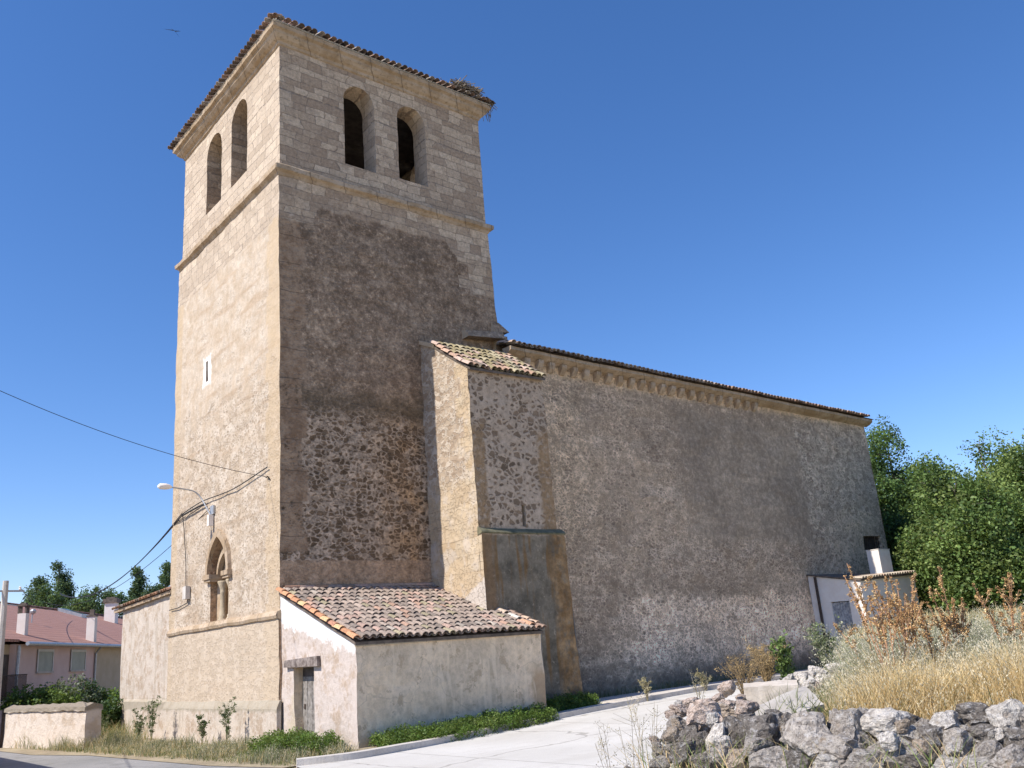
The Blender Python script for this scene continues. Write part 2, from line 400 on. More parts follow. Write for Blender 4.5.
def nave_mat():
    g = G('nave_masonry'); p = g.pos(); x, y, z = g.sep(p)[:3]
    n1 = g.noise(p, .33, 4); n2 = g.noise(p, 1.3, 5, .62); n3 = g.noise(p, 6, 5, .65); n4 = g.noise(p, 26, 3)
    c = g.mix(g.ss(n2, .33, .66), (.24, .19, .155), (.38, .31, .26))
    c = g.mix(g.mul(g.ss(n1, .42, .62), .8), c, (.21, .172, .145)); c = g.mix(g.mul(g.ss(g.noise(p, 15, 4, .7), .54, .64), .6), c, (.46, .38, .32))
    st = g.noise(g.vm('MULTIPLY', p, (.25, .25, 2.2)), 1.0, 4)
    c = g.mix(g.mul(g.ss(st, .5, .65), .55), c, (.36, .30, .26))
    sS, sg = stones(g, g.vm('MULTIPLY', p, (1, 1, 1.3)), 8.5, .07, .15)
    c = g.mix(g.mul(g.mul(sS, g.ss(n3, .3, .6)), .75), c, g.mix(sg, (.10, .075, .06), (.20, .155, .125)))
    s2, sg2 = stones(g, g.vm('MULTIPLY', p, (1, 1, 1.5)), 4.2, -.06, .02)           # later masonry of the east end
    east = g.ss(g.addn(x, g.mul(n2, 1.2)), 25.0, 25.6)
    ce = g.mix(s2, (.34, .295, .255), g.mix(sg2, (.15, .122, .105), (.28, .24, .215)))
    c = g.mix(g.mul(east, .85), c, ce)
    zw = g.addn(z, g.mul(g.ma('SUBTRACT', n2, .5), 1.6)); xw = g.addn(x, g.mul(g.ma('SUBTRACT', n2, .5), 5))
    smooth = g.mul(g.mul(g.ss(xw, 15.5, 17.5), g.ss(g.addn(x, g.mul(n2, 1.2)), 25.5, 25.1)), g.mul(g.ss(zw, 5.0, 5.6), g.ss(zw, 11.2, 10.2)))
    c = g.mix(g.mul(smooth, .72), c, g.mix(n3, (.165, .137, .118), (.225, .19, .165)))
    mid = g.mul(g.mul(g.ss(zw, 3.7, 4.3), g.ss(zw, 5.6, 5.2)), g.ss(xw, 12, 14))
    c = g.mix(g.mul(g.mul(mid, g.inv(sS)), .6), c, (.35, .29, .25))
    # pale zone low down, near the west bay and below the eaves
    zz = g.addn(z, g.mul(n2, 2.0))
    pale = g.mul(g.mul(g.ss(zz, 4.4, 4.0), g.ss(zz, 1.5, 2.6)), g.ss(g.addn(x, g.mul(n2, 3.0)), 13.2, 14.8))
    pc = g.mix(n3, (.50, .40, .335), (.64, .53, .46)); pc = g.mix(g.mul(sS, .65), pc, (.22, .165, .13))
    c = g.mix(g.mul(pale, g.ss(n3, .2, .42)), c, pc)
    w = g.mul(g.mul(g.ss(g.addn(x, g.mul(n2, 4)), 14.6, 12.0), g.ss(n3, .28, .55)), g.ss(g.addn(z, g.mul(n2, 3)), 5.6, 7.2))
    c = g.mix(g.mul(w, .7), c, g.mix(g.mul(sS, .7), (.42, .335, .265), (.18, .14, .11)))
    top = g.ss(g.addn(z, g.mul(n2, .8)), 11.3, 11.8)
    c = g.mix(g.mul(top, .8), c, (.46, .36, .26))
    damp = g.ss(g.addn(z, g.mul(n2, 1.6)), 1.95, 1.15)
    c = g.mix(g.mul(damp, .82), c, g.mix(n3, (.07, .062, .055), (.16, .14, .13)))
    c = g.mix(g.mul(n4, .4), c, g.mix(.5, c, (.10, .08, .07)))
    lf = g.noise(p, .19, 4, .6); c = g.mix(g.mul(g.ss(lf, .47, .60), .5), c, g.tint(c, (.62, .62, .63))); c = g.mix(g.mul(g.ss(lf, .44, .34), .55), c, g.mix(.5, c, (.34, .27, .22)))
    c = g.mottle(g.mottle(c, p, 6, .80, 1.20), p, 1.5, .84, 1.16); c = g.tint(c, (2.30, 2.11, 1.74))
    s5, sg5 = stones(g, g.vm('MULTIPLY', g.vm('ADD', p, (7, 3, 5)), (1, 1, 1.5)), 5.4, .165, .29)
    c = g.mix(g.mul(g.mul(s5, g.inv(g.mul(smooth, .8))), g.mul(g.ss(n2, .36, .56), .62)), c, g.tint(g.mix(sg5, (.10, .075, .06), (.20, .155, .125)), (1.25, 1.1, .95)))
    c = g.mix(g.mul(g.ss(st, .56, .68), .4), c, g.tint(c, (1.35, 1.33, 1.3)))
    h = g.addn(g.addn(g.mul(n3, .5), g.mul(n4, .25)), g.mul(sS, -.5))
    return g.done(c, .94, g.bump(h, .75, .05))

def turret_mat():
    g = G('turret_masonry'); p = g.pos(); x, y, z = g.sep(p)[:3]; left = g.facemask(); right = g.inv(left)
    n1 = g.noise(p, .6, 4); n2 = g.noise(p, 1.8, 5, .62); n3 = g.noise(p, 7, 5, .65); n4 = g.noise(p, 30, 3)
    sR, sg = stones(g, g.vm('MULTIPLY', p, (1, 1, 1.3)), 4.6, .10, .24)
    c = g.mix(sR, g.mix(n3, (.34, .29, .25), (.47, .40, .35)), g.mix(sg, (.115, .09, .07), (.23, .18, .14)))
    q = g.addn(g.ss(g.addn(x, g.mul(n2, .4)), 5.55, 5.45), g.ss(g.addn(x, g.mul(n2, .5)), 7.55, 7.75))
    q = g.mul(q, g.ss(g.addn(z, n2), 9.2, 8.6))
    c = g.mix(g.mul(q, g.ss(n3, .3, .55)), c, g.mix(n2, (.21, .145, .09), (.36, .27, .18)))
    zz = g.addn(z, g.mul(n2, .25))
    low = g.ss(zz, 5.32, 5.22)
    stv = g.noise(g.vm('MULTIPLY', p, (3.2, 3.2, .35)), 1.2, 4)
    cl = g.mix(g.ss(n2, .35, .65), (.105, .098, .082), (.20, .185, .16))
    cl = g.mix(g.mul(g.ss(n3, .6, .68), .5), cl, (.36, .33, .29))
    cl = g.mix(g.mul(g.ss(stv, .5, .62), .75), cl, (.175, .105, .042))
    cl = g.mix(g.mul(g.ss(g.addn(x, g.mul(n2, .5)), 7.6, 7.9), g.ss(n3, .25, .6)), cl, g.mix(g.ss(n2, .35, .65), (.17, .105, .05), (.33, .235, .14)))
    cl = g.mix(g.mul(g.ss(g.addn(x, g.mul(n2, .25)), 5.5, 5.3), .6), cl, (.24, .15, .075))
    c = g.mottle(g.tint(g.mix(low, c, cl), (1.36, 1.2, .98)), p, 6, .78, 1.2)  # front colour warmed and brightened in place of bounced light in the shade
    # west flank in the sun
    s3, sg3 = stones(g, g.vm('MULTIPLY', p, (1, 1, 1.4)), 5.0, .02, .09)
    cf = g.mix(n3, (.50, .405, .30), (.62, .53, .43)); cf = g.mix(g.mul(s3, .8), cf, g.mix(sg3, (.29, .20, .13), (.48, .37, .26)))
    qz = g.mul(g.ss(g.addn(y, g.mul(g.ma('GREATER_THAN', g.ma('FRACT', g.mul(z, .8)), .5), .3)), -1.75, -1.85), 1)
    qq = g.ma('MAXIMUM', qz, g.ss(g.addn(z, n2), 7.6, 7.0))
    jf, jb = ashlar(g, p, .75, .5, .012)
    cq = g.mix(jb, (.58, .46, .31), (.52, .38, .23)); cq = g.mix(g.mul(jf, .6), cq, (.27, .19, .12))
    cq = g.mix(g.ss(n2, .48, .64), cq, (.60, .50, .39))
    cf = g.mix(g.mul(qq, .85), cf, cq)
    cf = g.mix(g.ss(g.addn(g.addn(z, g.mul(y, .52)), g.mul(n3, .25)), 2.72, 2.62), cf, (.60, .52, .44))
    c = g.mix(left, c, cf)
    c = g.mix(g.mul(n4, .35), c, g.mix(.5, c, (.12, .09, .07)))
    h = g.addn(g.addn(g.mul(n3, .5), g.mul(n4, .25)), g.addn(g.mul(g.mul(s3, left), -.7), g.mul(g.mul(sR, g.inv(low)), -.3)))
    return g.done(c, .93, g.bump(h, .75, .05))

def limewash_mat():
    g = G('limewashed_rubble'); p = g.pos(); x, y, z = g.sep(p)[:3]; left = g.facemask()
    n1 = g.noise(p, .9, 4); n2 = g.noise(p, 2.2, 5, .62); n3 = g.noise(p, 8, 5, .65); n4 = g.noise(p, 34, 3)
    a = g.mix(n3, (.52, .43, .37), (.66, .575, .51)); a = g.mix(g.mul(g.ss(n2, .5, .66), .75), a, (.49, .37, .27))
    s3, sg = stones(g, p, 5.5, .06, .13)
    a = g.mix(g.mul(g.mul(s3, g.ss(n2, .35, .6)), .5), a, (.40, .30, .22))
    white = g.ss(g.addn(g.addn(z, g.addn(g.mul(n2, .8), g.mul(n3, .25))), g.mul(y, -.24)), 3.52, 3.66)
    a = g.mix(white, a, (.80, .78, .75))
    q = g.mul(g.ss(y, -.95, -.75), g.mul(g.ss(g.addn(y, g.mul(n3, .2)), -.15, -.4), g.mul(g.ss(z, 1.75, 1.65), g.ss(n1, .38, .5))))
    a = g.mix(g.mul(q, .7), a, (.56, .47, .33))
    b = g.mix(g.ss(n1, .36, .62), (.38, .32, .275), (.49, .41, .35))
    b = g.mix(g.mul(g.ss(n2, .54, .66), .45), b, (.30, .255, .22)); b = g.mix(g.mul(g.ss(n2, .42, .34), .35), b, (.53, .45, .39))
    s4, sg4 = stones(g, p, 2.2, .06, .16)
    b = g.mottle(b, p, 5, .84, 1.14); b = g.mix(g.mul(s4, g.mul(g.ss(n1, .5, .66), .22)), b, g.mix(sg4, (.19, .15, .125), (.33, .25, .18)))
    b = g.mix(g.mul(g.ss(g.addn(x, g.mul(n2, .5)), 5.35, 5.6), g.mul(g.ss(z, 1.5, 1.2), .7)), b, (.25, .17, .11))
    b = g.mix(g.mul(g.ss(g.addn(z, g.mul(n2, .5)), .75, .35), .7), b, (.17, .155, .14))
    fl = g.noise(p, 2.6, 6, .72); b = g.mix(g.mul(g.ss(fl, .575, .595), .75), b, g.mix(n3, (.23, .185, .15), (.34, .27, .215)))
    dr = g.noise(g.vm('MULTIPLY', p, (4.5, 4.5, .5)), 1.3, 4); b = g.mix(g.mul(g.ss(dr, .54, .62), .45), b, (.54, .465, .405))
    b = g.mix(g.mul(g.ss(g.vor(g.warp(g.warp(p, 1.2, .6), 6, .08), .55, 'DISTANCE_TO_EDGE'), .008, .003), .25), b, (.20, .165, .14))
    b = g.tint(b, (1.84, 1.70, 1.37)); c = g.mix(left, b, a); c = g.mix(g.mul(n4, .3), c, g.mix(.5, c, (.14, .11, .09)))  # shaded front wall coloured brighter to make up for weak fill light
    h = g.addn(g.addn(g.mul(n3, .6), g.mul(n4, .2)), g.mul(n2, .5))
    return g.done(c, .93, g.bump(h, .7, .05))

def annex_mat():
    g = G('peeling_render'); p = g.pos(); x, y, z = g.sep(p)[:3]
    n1 = g.noise(p, .8, 4); n2 = g.noise(p, 2.0, 5, .62); n3 = g.noise(p, 8, 5, .65); n4 = g.noise(p, 34, 3)
    c = g.mix(n3, (.52, .44, .355), (.64, .56, .475)); c = g.mix(g.mul(g.ss(n2, .48, .64), .6), c, (.47, .37, .27))
    stv = g.noise(g.vm('MULTIPLY', p, (2.6, 2.6, .4)), 1.2, 4)
    c = g.mix(g.mul(g.ss(stv, .52, .64), .5), c, (.40, .33, .25))
    s3, sg = stones(g, p, 5.0, .06, .13)
    c = g.mix(g.mul(s3, g.mul(g.ss(n2, .4, .6), .6)), c, (.37, .27, .19))
    band = g.mul(g.ss(g.addn(z, g.mul(n2, .3)), .95, 1.05), g.ss(g.addn(z, g.mul(n3, .2)), 1.36, 1.26))
    c = g.mix(g.mul(band, .7), c, g.mix(n3, (.27, .235, .17), (.40, .35, .26)))
    c = g.mix(g.mul(g.ss(g.addn(z, g.mul(n2, .6)), .7, .25), .5), c, (.66, .57, .50))
    c = g.mix(g.mul(n4, .3), c, g.mix(.5, c, (.16, .12, .09)))
    return g.done(c, .93, g.bump(g.addn(g.mul(n3, .6), g.addn(g.mul(n4, .25), g.mul(n2, .5))), .7, .05))

def attr_mat(name, rough=.9, nsc=14, bump=.4, spec=.2, trans=0.0, dark=.3):
    g = G(name); p = g.pos(); c = g.attr(); n3 = g.noise(p, nsc, 4)
    c2 = g.mix(g.mul(g.ss(n3, .42, .62), dark * 2), c, g.mix(.5, c, (.05, .04, .03)))
    if not trans: return g.done(c2, rough, g.bump(n3, bump, .02), spec=spec)
    b = g.n('BsdfPrincipled'); g.put(b.inputs['Base Color'], c); b.inputs['Roughness'].default_value = rough; b.inputs['Specular IOR Level'].default_value = spec
    t = g.n('BsdfTranslucent'); g.put(t.inputs[0], g.mix(.35, c, (.35, .42, .05)))
    x = g.n('MixShader'); x.inputs[0].default_value = trans
    g.t.links.new(b.outputs[0], x.inputs[1]); g.t.links.new(t.outputs[0], x.inputs[2]); g.t.links.new(x.outputs[0], g.out.inputs[0])
    return g.m
def simple_mat(name, a, b, sc=6, rough=.8, bump=.25, metal=0, spec=.3, det=4):
    g = G(name); p = g.pos(); n = g.noise(p, sc, det, .62); n2 = g.noise(p, sc * 6, 3)
    c = g.mix(g.ss(n, .32, .68), a, b)
    return g.done(c, rough, g.bump(g.addn(g.mul(n, .5), g.mul(n2, .5)), bump, .02), metal, spec)
def rock_mat():
    g = G('lichened_limestone'); p = g.pos(); oi = g.n('ObjectInfo'); r = oi.outputs['Random']; base = oi.outputs['Color']
    q = g.vm('ADD', p, g.comb(g.mul(r, 31), g.mul(r, 17), 0))
    n1 = g.noise(q, 2.2, 5, .6); n2 = g.noise(q, 7, 6, .7); n3 = g.noise(q, 26, 4, .7); v = g.vor(g.warp(q, 5, .2), 9)
    c = g.mix(g.ss(n2, .36, .6), g.tint(base, (.5, .48, .47)), base)
    c = g.mix(g.mul(g.ss(g.noise(q, 4.5, 6, .75), .54, .62), .75), c, (.56, .53, .50))
    lum = g.sep(base)[0]; c = g.mix(g.mul(g.ss(n3, .54, .68), g.ss(lum, .85, .45)), c, (.10, .088, .075))
    c = g.mix(g.mul(g.ss(v, .16, .06), .5), c, (.62, .60, .56))
    c = g.mix(g.mul(g.ss(n1, .58, .7), .4), c, (.36, .25, .15))
    h = g.addn(g.mul(n2, .8), g.addn(g.mul(n3, .35), g.mul(v, .3)))
    return g.done(c, .95, g.bump(h, 1.0, .05))
M = {}
M['tower'] = tower_mat(); M['nave'] = nave_mat(); M['turret'] = turret_mat(); M['lime'] = limewash_mat(); M['annex'] = annex_mat()
M['trim'] = stone_trim_mat('ochre_cornice_stone', (.37, .265, .165), (.50, .39, .28), (.24, .18, .115))
M['trim_grey'] = stone_trim_mat('grey_ledge_stone', (.40, .325, .225), (.52, .43, .31), (.25, .22, .15))
M['tile'] = attr_mat('roof_tile_clay', .85, 22, .5, dark=.32)
M['mortar'] = simple_mat('roof_bedding', (.10, .08, .065), (.19, .15, .12), 5)
M['darkroom'] = simple_mat('shaded_interior', (.06, .05, .045), (.12, .10, .085), 3)  # shade inside rooms and recesses put into a dark colour
M['rock'] = rock_mat()
M['leaf'] = attr_mat('leaf', .55, 3, 0, .3, .3)
M['leafdull'] = attr_mat('leaf_dull', .8, 3, 0, .15, .15)
M['grass'] = attr_mat('grass_blade', .8, 3, 0, .15, .25)
M['bark'] = simple_mat('bark', (.10, .08, .06), (.24, .20, .16), 7, .95, .7)
M['concrete'] = None
def ground_mat(name, a, b, c3, sc=1.0, grit=40, gs=.5):
    g = G(name); p = g.pos(); n1 = g.noise(p, .35 * sc, 4); n2 = g.noise(p, 2.4 * sc, 5, .65); n3 = g.noise(p, grit, 3)
    c = g.mix(g.ss(n1, .35, .65), a, b); c = g.mix(g.mul(g.ss(n2, .5, .66), .55), c, c3)
    c = g.mix(g.mul(g.ss(n3, .45, .7), gs), c, g.mix(.5, c, (.08, .075, .07)))
    return g.done(c, .95, g.bump(g.addn(n3, g.mul(n2, .6)), .45, .02))
def street_mat():
    g = G('pale_concrete'); p = g.pos(); x, y, z = g.sep(p)[:3]; n1 = g.noise(p, .28, 4); n2 = g.noise(p, 2.2, 5, .65); n3 = g.noise(p, 45, 3)
    c = g.mix(g.ss(n1, .35, .65), (.56, .53, .48), (.63, .60, .55)); c = g.mix(g.mul(g.ss(n2, .5, .66), .5), c, (.52, .485, .435))
    st = g.noise(g.vm('MULTIPLY', p, (.35, 1.6, 1)), .8, 4); c = g.mix(g.mul(g.ss(st, .5, .64), .4), c, (.50, .465, .41))
    c = g.mix(g.mul(g.ss(n3, .45, .7), .3), c, g.mix(.5, c, (.08, .075, .07)))
    ck = g.vor(g.warp(g.warp(p, .7, .8), 3, .15), .16, 'DISTANCE_TO_EDGE'); crack = g.ss(ck, .006, .002)
    jx = g.ma('ABSOLUTE', g.ma('SUBTRACT', g.ma('FRACT', g.addn(g.mul(x, .2), g.mul(n2, .004))), .5)); joint = g.ss(jx, .4945, .498)
    k = g.ma('MAXIMUM', g.mul(crack, .6), g.mul(joint, .6)); c = g.mix(k, c, (.26, .235, .20))
    return g.done(c, .95, g.bump(g.addn(n3, g.addn(g.mul(n2, .6), g.mul(k, -2))), .45, .02))
M['concrete'] = street_mat()
M['kerb'] = ground_mat('kerb_concrete', (.54, .49, .43), (.64, .585, .52), (.42, .38, .33), 2, 45, .4)
M['asphalt'] = ground_mat('worn_asphalt', (.24, .235, .225), (.30, .29, .28), (.19, .185, .175), 1, 60, .5)
M['gravel'] = ground_mat('dusty_gravel', (.42, .36, .29), (.52, .46, .38), (.30, .255, .20), 2, 50, .5)
M['earth'] = ground_mat('dry_earth', (.30, .24, .16), (.40, .33, .22), (.17, .16, .09), 1.5, 30, .5)
M['field'] = ground_mat('dry_field', (.36, .30, .17), (.42, .34, .20), (.20, .20, .10), .5, 12, .4)
M['white'] = simple_mat('white_render', (.80, .72, .64), (.85, .79, .72), 3, .9)
M['wood'] = simple_mat('weathered_wood', (.17, .15, .13), (.33, .30, .27), 9, .9, .5)
M['greymetal'] = simple_mat('galvanised_metal', (.38, .39, .40), (.50, .51, .52), 8, .5, .1, .6)
M['black'] = simple_mat('black_cable', (.015, .015, .016), (.03, .03, .03), 8, .6, .05)
M['iron'] = simple_mat('rusty_iron', (.04, .032, .028), (.09, .06, .045), 12, .8, .3)
M['stalk'] = attr_mat('dry_stalk', .9, 20, .2)

# ---------------------------------------------------------------- ground, roads, bank
def sheet(name, pts, z, mat, th=0, step=None):
    bm = bmesh.new(); vs = [bm.verts.new((x, y, z)) for x, y in pts]; f = bm.faces.new(vs); f.normal_update()
    if f.normal.z < 0: f.normal_flip()
    me = bpy.data.meshes.new(name); bm.to_mesh(me); bm.free(); me.materials.append(mat)
    o = bpy.data.objects.new(name, me); COL.objects.link(o); o['kind'] = 'structure'; return o
sheet('ground', [(-3000, -3000), (3000, -3000), (3000, 3000), (-3000, 3000)], -.07, M['field'])
sheet('asphalt_road', [(-14, -40), (-2.6, -7.5), (-2.05, -4.4), (-2.6, -1.8), (-3.1, 5.8), (-3.9, 9), (-5.2, 40), (-12, 80), (-17, 80), (-16, 0), (-22, -40)], -.05, M['asphalt'])
sheet('gravel_verge', [(-2.05, -4.4), (-2.6, -1.8), (-3.1, 5.8), (-3.9, 9), (-5.2, 40), (12, 42), (12, 14.3), (.2, 14.3), (.2, -4.0), (1, -5.0)], -.04, M['earth'])
kerb_line = [(-2.15, -5.25), (-1.3, -5.6), (-.5, -5.62), (.9, -5.4), (2.6, -5.0), (4.3, -4.65), (6.3, -4.5), (8.5, -4.45), (11, -4.4), (14, -4.4), (18, -4.4), (24, -4.4), (34, -4.4)]
def zf(x):                                       # the street climbs gently eastwards
    t = min(max((x - 1.5) / 11.5, 0), 1); return .03 + .24 * t * t * (3 - 2 * t)
def smooth_line(pts, n=6):
    out = []
    P = [Vector((p[0], p[1], p[2] if len(p) > 2 else 0)) for p in pts]
    for i in range(len(P) - 1):
        p0 = P[max(i - 1, 0)]; p1 = P[i]; p2 = P[i + 1]; p3 = P[min(i + 2, len(P) - 1)]
        for k in range(n):
            t = k / n
            out.append(.5 * ((2 * p1) + (p2 - p0) * t + (2 * p0 - 5 * p1 + 4 * p2 - p3) * t * t + (3 * p1 - p0 - 3 * p2 + p3) * t ** 3))
    out.append(P[-1]); return out
kl = smooth_line(kerb_line, 5)
def kerb_y(x): return float(np.interp(x, [p.x for p in kl], [p.y for p in kl]))
vs = []; fs = []; xs_ = list(np.arange(-13.9, -2.2, .9)) + list(np.arange(-2.15, 34, .6)) + [40, 50, 60]
for x in xs_:
    y0 = kerb_y(x) + .05 if x > -2.2 else float(np.interp(x, [-13.9, -2.55, -2.15], [-40, -7.5, -5.3]))
    for k in range(7): vs.append((x, y0 + (-45 - y0) * (k / 6) ** 1.6, zf(x) + .012))
fs = [(i * 7 + k, i * 7 + k + 1, (i + 1) * 7 + k + 1, (i + 1) * 7 + k) for i in range(len(xs_) - 1) for k in range(6)]
tag(raw_mesh('concrete_street', np.array(vs), np.array(fs), M['concrete'], smooth=True), kind='structure')
def strip(mb, line, off0, off1, z0, z1):
    vs = []
    for i, p in enumerate(line):
        d = (line[min(i + 1, len(line) - 1)] - line[max(i - 1, 0)]).normalized(); nrm = Vector((-d.y, d.x, 0))
        a = p + nrm * off0; b = p + nrm * off1
        w = noise.noise(p * .8) * .012
        h = zf(p.x); vs += [(a.x, a.y, z0 + h), (a.x, a.y, z1 + w + h), (b.x, b.y, z1 + w + h), (b.x, b.y, z0 + h)]
    n = len(line); fs = []
    for i in range(n - 1):
        for k in range(3): fs.append((i * 4 + k, (i + 1) * 4 + k, (i + 1) * 4 + k + 1, i * 4 + k + 1))
    fs += [(0, 1, 2, 3), ((n - 1) * 4 + 3, (n - 1) * 4 + 2, (n - 1) * 4 + 1, (n - 1) * 4)]
    mb.add(vs, fs)
mb = MB(); strip(mb, kl, 0, .26, -.15, .135); tag(mb.build('kerb', M['kerb']), kind='structure')
mb = MB(); vs = []; xs_ = [6.1, 6.6, 7.2, 7.8, 8.29, 8.30] + list(np.arange(8.9, 34, .6))
for x in xs_:
    ya = kerb_y(x) + .262; yb = -2.72 if x < 8.295 else -.76
    vs += [(x, ya, zf(x) - .1), (x, ya, zf(x) + .125), (x, yb, .10 + zf(x) * .35), (x, yb, -.1)]
n_ = len(xs_); mb.add(vs, [(i * 4 + k, (i + 1) * 4 + k, (i + 1) * 4 + k + 1, i * 4 + k + 1) for i in range(n_ - 1) for k in range(3)] + [(0, 1, 2, 3)])
tag(mb.build('pavement', M['kerb']), kind='structure')
sheet('planting_bed', [(p.x, p.y + .1) for p in kl if p.x < 6.1] + [(6.1, -4.3), (6.1, -2.6), (5.7, -2.6), (5.7, -.2), (.1, -.2), (.05, -4.0), (-1.3, -4.6)], .07, M['earth'])
# the earth bank behind the dry stone wall
BANK = np.array([(2.5, -27.5), (-1.0, -23.3), (-2.65, -20.9), (-3.45, -19.5), (-4.2, -18.6), (-4.75, -17.75), (-4.3, -17.2), (-3.05, -16.6), (-2.1, -16.2), (-.6, -15.8), (1.6, -14.6), (5.9, -12), (11, -9), (18, -6.3), (22.6, -4.6), (23.2, -3.2), (36, -3.1), (50, 6), (62, 30), (75, 30), (75, -60), (20, -60)])
def bank_sd(x, y):
    """signed distance into the bank polygon (positive inside), numpy arrays"""
    d = np.full(x.shape, 1e9); ins = np.zeros(x.shape, bool); n = len(BANK)
    for i in range(n):
        a = BANK[i]; b = BANK[(i + 1) % n]; e = b - a
        t = np.clip(((x - a[0]) * e[0] + (y - a[1]) * e[1]) / (e @ e), 0, 1)
        d = np.minimum(d, np.hypot(x - a[0] - t * e[0], y - a[1] - t * e[1]))
        c = ((a[1] > y) != (b[1] > y))
        with np.errstate(divide='ignore', invalid='ignore'):
            xi = (b[0] - a[0]) * (y - a[1]) / (b[1] - a[1] + 1e-12) + a[0]
        ins ^= c & (x < xi)
    return np.where(ins, d, -d)
def nz(x, y, s, seed=0):
    return np.sin(x * s + seed) * np.cos(y * s * 1.3 + seed * 2.1) + .5 * np.sin(x * s * 2.3 + y * s * 1.7 + seed * 3) + .3 * np.cos(x * s * 4.1 - y * s * 3.7 + seed)
def bank_h(x, y):
    sd = bank_sd(x, y); s = np.clip((sd + .1) / 1.0, 0, 1); s = s * s * (3 - 2 * s)
    far = np.clip((np.hypot(x - CAM.x, y - CAM.y) - 8) / 20, 0, 1)
    return -.15 + s * (1.12 + .28 * far + .05 * nz(x, y, 1.1) + .025 * nz(x, y, 3.7, 2)) 
xs = np.concatenate([np.arange(-7, 4, .22), np.arange(4, 26, .7), np.arange(26, 77, 2.5)])
ys = np.concatenate([np.arange(-60, -28, 3), np.arange(-28, -13, .22), np.arange(-13, 0, .6), np.arange(0, 32, 2.5)])
gx, gy = np.meshgrid(xs, ys, indexing='ij'); gz = bank_h(gx, gy)
nx_, ny_ = gx.shape; idx = np.arange(nx_ * ny_).reshape(nx_, ny_)
Fq = np.stack([idx[:-1, :-1], idx[1:, :-1], idx[1:, 1:], idx[:-1, 1:]], -1).reshape(-1, 4)
zz = gz.ravel(); Fq = Fq[(zz[Fq] > -.14).any(1)]
tag(raw_mesh('earth_bank', np.stack([gx.ravel(), gy.ravel(), zz], -1), Fq, M['earth'], smooth=True), kind='structure')

# ---------------------------------------------------------------- roof tiles
PAL_OLD = [((.33, .26, .21), 6), ((.40, .315, .255), 5), ((.26, .21, .175), 3), ((.46, .32, .255), 3), ((.34, .29, .19), 1.6), ((.42, .36, .30), 1.2), ((.45, .29, .21), .7)]
PAL_TUR = [((.33, .27, .15), 4), ((.46, .30, .21), 3), ((.40, .34, .22), 3), ((.55, .40, .32), 2), ((.22, .18, .14), 2)]
PAL_RED = [((.42, .24, .15), 3), ((.50, .29, .17), 3), ((.34, .20, .14), 2), ((.28, .22, .17), 1.5)]
PAL_DK = [((.17, .13, .105), 4), ((.26, .18, .13), 3), ((.34, .23, .17), 2), ((.42, .36, .30), 1.2)]
def pick(pal):
    t = random.uniform(0, sum(w for _, w in pal))
    for c, w in pal:
        t -= w
        if t <= 0: break
    k = random.uniform(.82, 1.18); return tuple(min(1, max(0, v * k)) for v in c)
def barrel(mb, a, d, x, n, r0, r1, L, col, up=True, seg=5):
    """half round tile from a along d; x across, n normal"""
    vs = []
    for t, r in ((0, r0), (L, r1)):
        for k in range(seg + 1):
            an = PI * k / seg; s = 1 if up else -1
            vs.append(a + d * t + x * (r * math.cos(an)) + n * (s * r * .85 * math.sin(an) + (0 if up else 0)))
        for k in range(seg + 1):
            an = PI * k / seg; rr = r - .016; s = 1 if up else -1
            vs.append(a + d * t + x * (rr * math.cos(an)) + n * (s * rr * .85 * math.sin(an)))
    m = seg + 1; fs = []
    for k in range(seg):
        fs.append((k, k + 1, 2 * m + k + 1, 2 * m + k))            # outside
        fs.append((m + k + 1, m + k, 3 * m + k, 3 * m + k + 1))    # inside
        fs.append((2 * m + k, 2 * m + k + 1, 3 * m + k + 1, 3 * m + k))  # lower lip
    mb.add(vs, fs, col)
def tile_roof(mb, o, across, down, pal, w=.215, L=.36, edge=None, jitter=1.0, right_edge=None):
    """o top-left corner, across/down full-length vectors"""
    o = Vector(o); A = Vector(across); D = Vector(down); x = A.normalized(); d = D.normalized(); n = x.cross(d)
    if n.z < 0: n = -n
    nc = max(1, round(A.length / w)); w = A.length / nc; nr = max(1, round(D.length / L)); L = D.length / nr
    for i in range(nc + 1):
        for j in range(nr):
            ja = random.gauss(0, .008) * jitter
            sag = noise.noise(Vector((o + x * i * w + d * j * L) * .7)) * .03 * jitter
            a = o + x * (i * w + ja) + d * (j * L - .03 + random.gauss(0, .012) * jitter) + n * (.075 + sag)
            dd = (d + n * (.06 + random.gauss(0, .012) * jitter) + x * random.gauss(0, .02) * jitter).normalized()
            p = pal
            if edge and i == 0: p = edge
            if right_edge and i == nc: p = right_edge
            barrel(mb, a, dd, x, n, w * .40, w * .47, L * 1.16, pick(p))
            if i < nc:
                a2 = o + x * ((i + .5) * w + ja) + d * (j * L - .03) + n * (.105 + sag)
                barrel(mb, a2, dd, x, n, w * .46, w * .40, L * 1.16, tuple(v * .75 for v in pick(pal)), up=False, seg=4)
def roof_bed(mb, pts, th=.05):
    n = len(pts); top = [Vector(p) for p in pts]; bot = [p - Vector((0, 0, th)) for p in top]
    mb.add(top + bot, [tuple(range(n)), tuple(range(2 * n - 1, n - 1, -1))] + [(i, n + i, n + (i + 1) % n, (i + 1) % n) for i in range(n)])

# ---------------------------------------------------------------- the church
church = thing('church', 'tall ochre stone church with square bell tower, round-arched belfry openings and a long windowless nave', 'church')
W_, D_ = 8.06, 8.42
